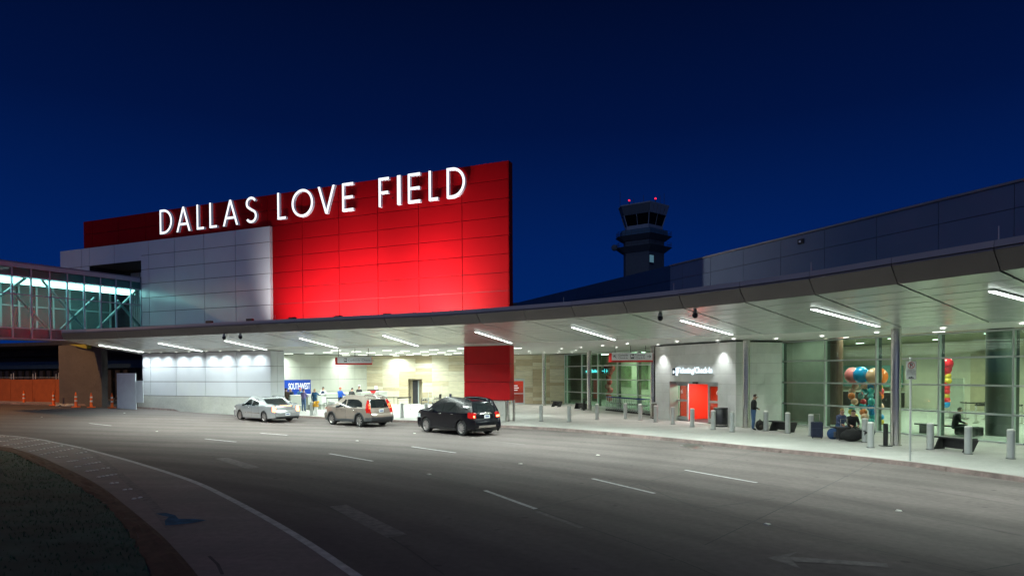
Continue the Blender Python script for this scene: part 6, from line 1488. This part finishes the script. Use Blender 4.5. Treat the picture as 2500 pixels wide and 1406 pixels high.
# beige compact SUV
def crv_top(x, y, z):
    ay = abs(y)
    if x > .2 and z > 1.09 and z < 1.60 and ay < .66: return 'windscreen'
    if x < -1.78 and 1.06 < z < 1.53 and ay < .60 - (z - 1.06) * .12: return 'rear_glass'
    if x < -1.7 and ay >= .64 - (z - 1.06) * .1 and .78 < z < 1.52: return 'bright' if (1.16 < z < 1.30 or 1.04 < z < 1.10) and ay > .66 else ('lamp' if z < .98 or z > 1.0 else 'red_lens')
    if x < -1.7 and z < .56: return 'clad'
    if x > 1.9 and z < .5: return 'clad'
    if x > 1.9 and .66 < z < .84 and ay > .5: return 'head'
    return 'body'
crv_win = [(.72, 1.07), (.10, 1.50), (-.35, 1.545), (-1.05, 1.52), (-1.45, 1.35), (-1.56, 1.10)]
def crv_side(x, y, z):
    if pip(x, z, crv_win) and not (-.12 < x < -.04): return 'glass'
    if x < -1.80 and .80 < z < 1.50 and x < -1.88 + (z - .8) * .20: return 'tail_light'
    if z < .40 or any(((x - wx) ** 2 + (z - .35) ** 2) < .47 ** 2 for wx in (1.34, -1.28)): return 'clad'
    if x < -1.8 and z < .54: return 'clad'
    if x > 1.85 and .72 < z < .9: return 'head'
    return 'body'
crv = dict(outline=[(2.16, .28), (2.25, .45), (2.26, .66), (2.18, .84), (1.98, .97), (1.5, 1.06), (1.02, 1.12), (.62, 1.38), (.22, 1.60), (-.1, 1.665), (-.7, 1.68), (-1.3, 1.64), (-1.78, 1.56), (-1.93, 1.36), (-2.06, 1.10), (-2.14, .92), (-2.18, .76), (-2.26, .66), (-2.27, .5), (-2.2, .34), (-2.1, .28)],
           hw=.905, belt=1.02, tumble=.34, low=.06, plan=[(-2.27, .86), (-2.0, .93), (-1.4, .99), (0, 1), (1.2, 1), (1.8, .95), (2.27, .80)], R=.10, bow=.10, sill=[(-2.2, .36), (-1.7, .30), (-.8, .27), (.9, .27), (1.8, .28), (2.2, .32)], axles=(1.34, -1.28), wr=.35, arch=.40, tw=.22, track=1.56,
           paint=mat('beige_paint', (.30, .255, .22), .25, .35, var=.03, coat=.6), glass=M_cglass, clad=M_cladg, lamp=M_lamp, bright=M_brk, lens=M_lens, rim=M_rim, spokes=7, spw=.16, topcls=crv_top, sidecls=crv_side, mirror=(.62, .98, 1.10), mirror_m=M_cladg, handles=((.28, .93), (-.72, .95)), handle_m=M_steel,
           seams=((.95, .42, .78, 1.06), (-.06, .40, -.06, 1.06), (-1.02, .62, -1.12, 1.06)), plate=(-2.15, .90), antenna=(-1.5, 0, 1.62), wiper=((-2.07, .1, 1.10), (-2.0, -.3, 1.2)))
make_car('beige compact SUV with brake lights on, middle of the three cars', 'car', crv, ong(810.1, 1036.5), ong(878.4, 1042))
# black SUV
def eq_top(x, y, z):
    ay = abs(y)
    if x > .3 and z > 1.14 and z < 1.62 and ay < .68: return 'windscreen'
    if x < -1.8 and 1.16 < z < 1.56 and ay < .66 - (z - 1.16) * .15: return 'rear_glass'
    if x < -2.0 and ay > .58 and .86 < z < 1.12:
        return 'bright' if (ay > .68 and .88 < z < .98) else 'lamp'
    if x < -2.1 and ay < .26 and 1.095 < z < 1.125: return 'chrome'
    if x < -2.1 and ay < .36 and 1.03 < z < 1.065: return 'chrome'
    if x < -2.1 and ay < .55 and .40 < z < .53: return 'skid'
    if z < .40 and x < -2: return 'clad'
    if x > 2.0 and .72 < z < .90 and ay > .5: return 'head'
    return 'body'
eq_win = [(.85, 1.12), (.22, 1.50), (-.2, 1.565), (-.85, 1.55), (-1.12, 1.36), (-1.10, 1.14)]
eq_q = [(-1.42, 1.16), (-1.50, 1.50), (-1.80, 1.44), (-1.92, 1.18)]
def eq_side(x, y, z):
    if pip(x, z, eq_win) and not (-.02 < x < .07): return 'glass'
    if pip(x, z, eq_q): return 'glass'
    if x < -1.90 and .86 < z < 1.12: return 'tail_light'
    if z < .33: return 'clad'
    if x > 1.95 and .74 < z < .92: return 'head'
    return 'body'
eq = dict(outline=[(2.28, .26), (2.38, .42), (2.38, .72), (2.28, .92), (2.05, 1.02), (1.5, 1.11), (1.12, 1.16), (.7, 1.44), (.32, 1.62), (-.05, 1.70), (-.7, 1.72), (-1.4, 1.68), (-1.92, 1.60), (-2.06, 1.40), (-2.20, 1.16), (-2.26, .98), (-2.29, .80), (-2.37, .68), (-2.38, .48), (-2.3, .32), (-2.2, .26)],
          hw=.92, belt=1.08, tumble=.36, low=.06, plan=[(-2.38, .86), (-2.1, .93), (-1.5, .99), (0, 1), (1.3, 1), (1.9, .95), (2.38, .80)], R=.11, bow=.11, sill=[(-2.3, .34), (-1.8, .27), (-.8, .24), (.9, .24), (1.9, .26), (2.3, .3)], axles=(1.43, -1.43), wr=.37, arch=.42, tw=.23, track=1.60,
          paint=mat('black_paint', (.003, .0035, .007), .16, 0, var=0, coat=.12, spec=.3), glass=M_cglass, clad=M_black, lamp=M_lamp, bright=M_brk2, lens=M_lens, rim=mat('pale_alloy', (.58, .54, .53), .3, .7, var=.05), spokes=10, spw=.10, topcls=eq_top, sidecls=eq_side, mirror=(.78, 1.0, 1.16), mirror_m=M_black, handles=((.30, 1.0), (-.70, 1.01)), handle_m=M_steel,
          seams=(), plate=(-2.29, .93), antenna=(-1.7, 0, 1.66), rail=[(.1, .62, 1.62), (.0, .62, 1.74), (-.7, .62, 1.775), (-1.5, .60, 1.74), (-1.65, .60, 1.65)], rail_m=M_darkmetal, wiper=((-2.2, .1, 1.19), (-2.13, -.35, 1.27)))
make_car('glossy black SUV with roof rails, nearest of the three cars', 'car', eq, ong(1040.3, 1054.6), ong(1125.8, 1063.8))
# silver sedan
def dts_top(x, y, z):
    ay = abs(y)
    if .45 < x < 1.2 and .98 < z < 1.40 and ay < .68: return 'windscreen'
    if -1.62 < x < -.85 and 1.02 < z < 1.40 and ay < .66: return 'rear_glass'
    if x < -2.2 and ay < .42 and .985 < z < 1.02: return 'bright'
    if x < -2.2 and ay > .66 and .66 < z < .97: return 'bright'
    if x < -2.3 and .60 < z < .625 and ay < .8: return 'chrome'
    if z < .34: return 'clad'
    if x > 2.2 and .62 < z < .8 and ay > .5: return 'head'
    return 'body'
dts_win = [(1.0, .99), (.52, 1.33), (.1, 1.385), (-.55, 1.37), (-.80, 1.25), (-.80, 1.0)]
def dts_side(x, y, z):
    if pip(x, z, dts_win) and not (-.02 < x < .06): return 'glass'
    if x < -2.30 and .66 < z < .97: return 'bright'
    if z < .24: return 'clad'
    if .52 < z < .545 and abs(x) < 1.0: return 'chrome'
    if x > 2.2 and .64 < z < .8: return 'head'
    return 'body'
dts = dict(outline=[(2.48, .22), (2.58, .38), (2.6, .58), (2.52, .76), (2.3, .84), (1.8, .93), (1.22, .99), (.85, 1.20), (.46, 1.41), (.1, 1.465), (-.4, 1.47), (-.86, 1.41), (-1.25, 1.20), (-1.64, 1.035), (-2.0, 1.03), (-2.36, 1.02), (-2.45, .96), (-2.50, .74), (-2.57, .62), (-2.58, .42), (-2.5, .28), (-2.4, .24)],
           hw=.945, belt=.96, tumble=.42, low=.07, plan=[(-2.6, .86), (-2.2, .94), (-1.5, .99), (0, 1), (1.3, 1), (2.0, .95), (2.6, .80)], R=.10, bow=.10, sill=[(-2.5, .30), (-1.9, .24), (-.9, .20), (.9, .20), (2.0, .22), (2.5, .28)], axles=(1.52, -1.42), wr=.335, arch=.375, tw=.22, track=1.58,
           paint=mat('silver_paint', (.42, .44, .46), .22, .45, var=.03, coat=.6), glass=M_cglass, clad=M_cladg, lamp=M_lamp, bright=M_brk2, lens=M_lens, rim=M_rim, spokes=8, spw=.15, topcls=dts_top, sidecls=dts_side, mirror=(.85, 1.02, 1.02), mirror_m=M_black, handles=((.32, .86), (-.62, .87)), handle_m=M_steel,
           seams=((1.1, .3, 1.02, .97), (.02, .3, .02, .97), (-.9, .55, -.82, .97)), plate=(-2.58, .50), antenna=(-.9, 0, 1.42))
make_car('silver sedan with glowing tail lights, farthest of the three cars', 'car', dts, ong(593, 1025), ong(641.6, 1030.2))
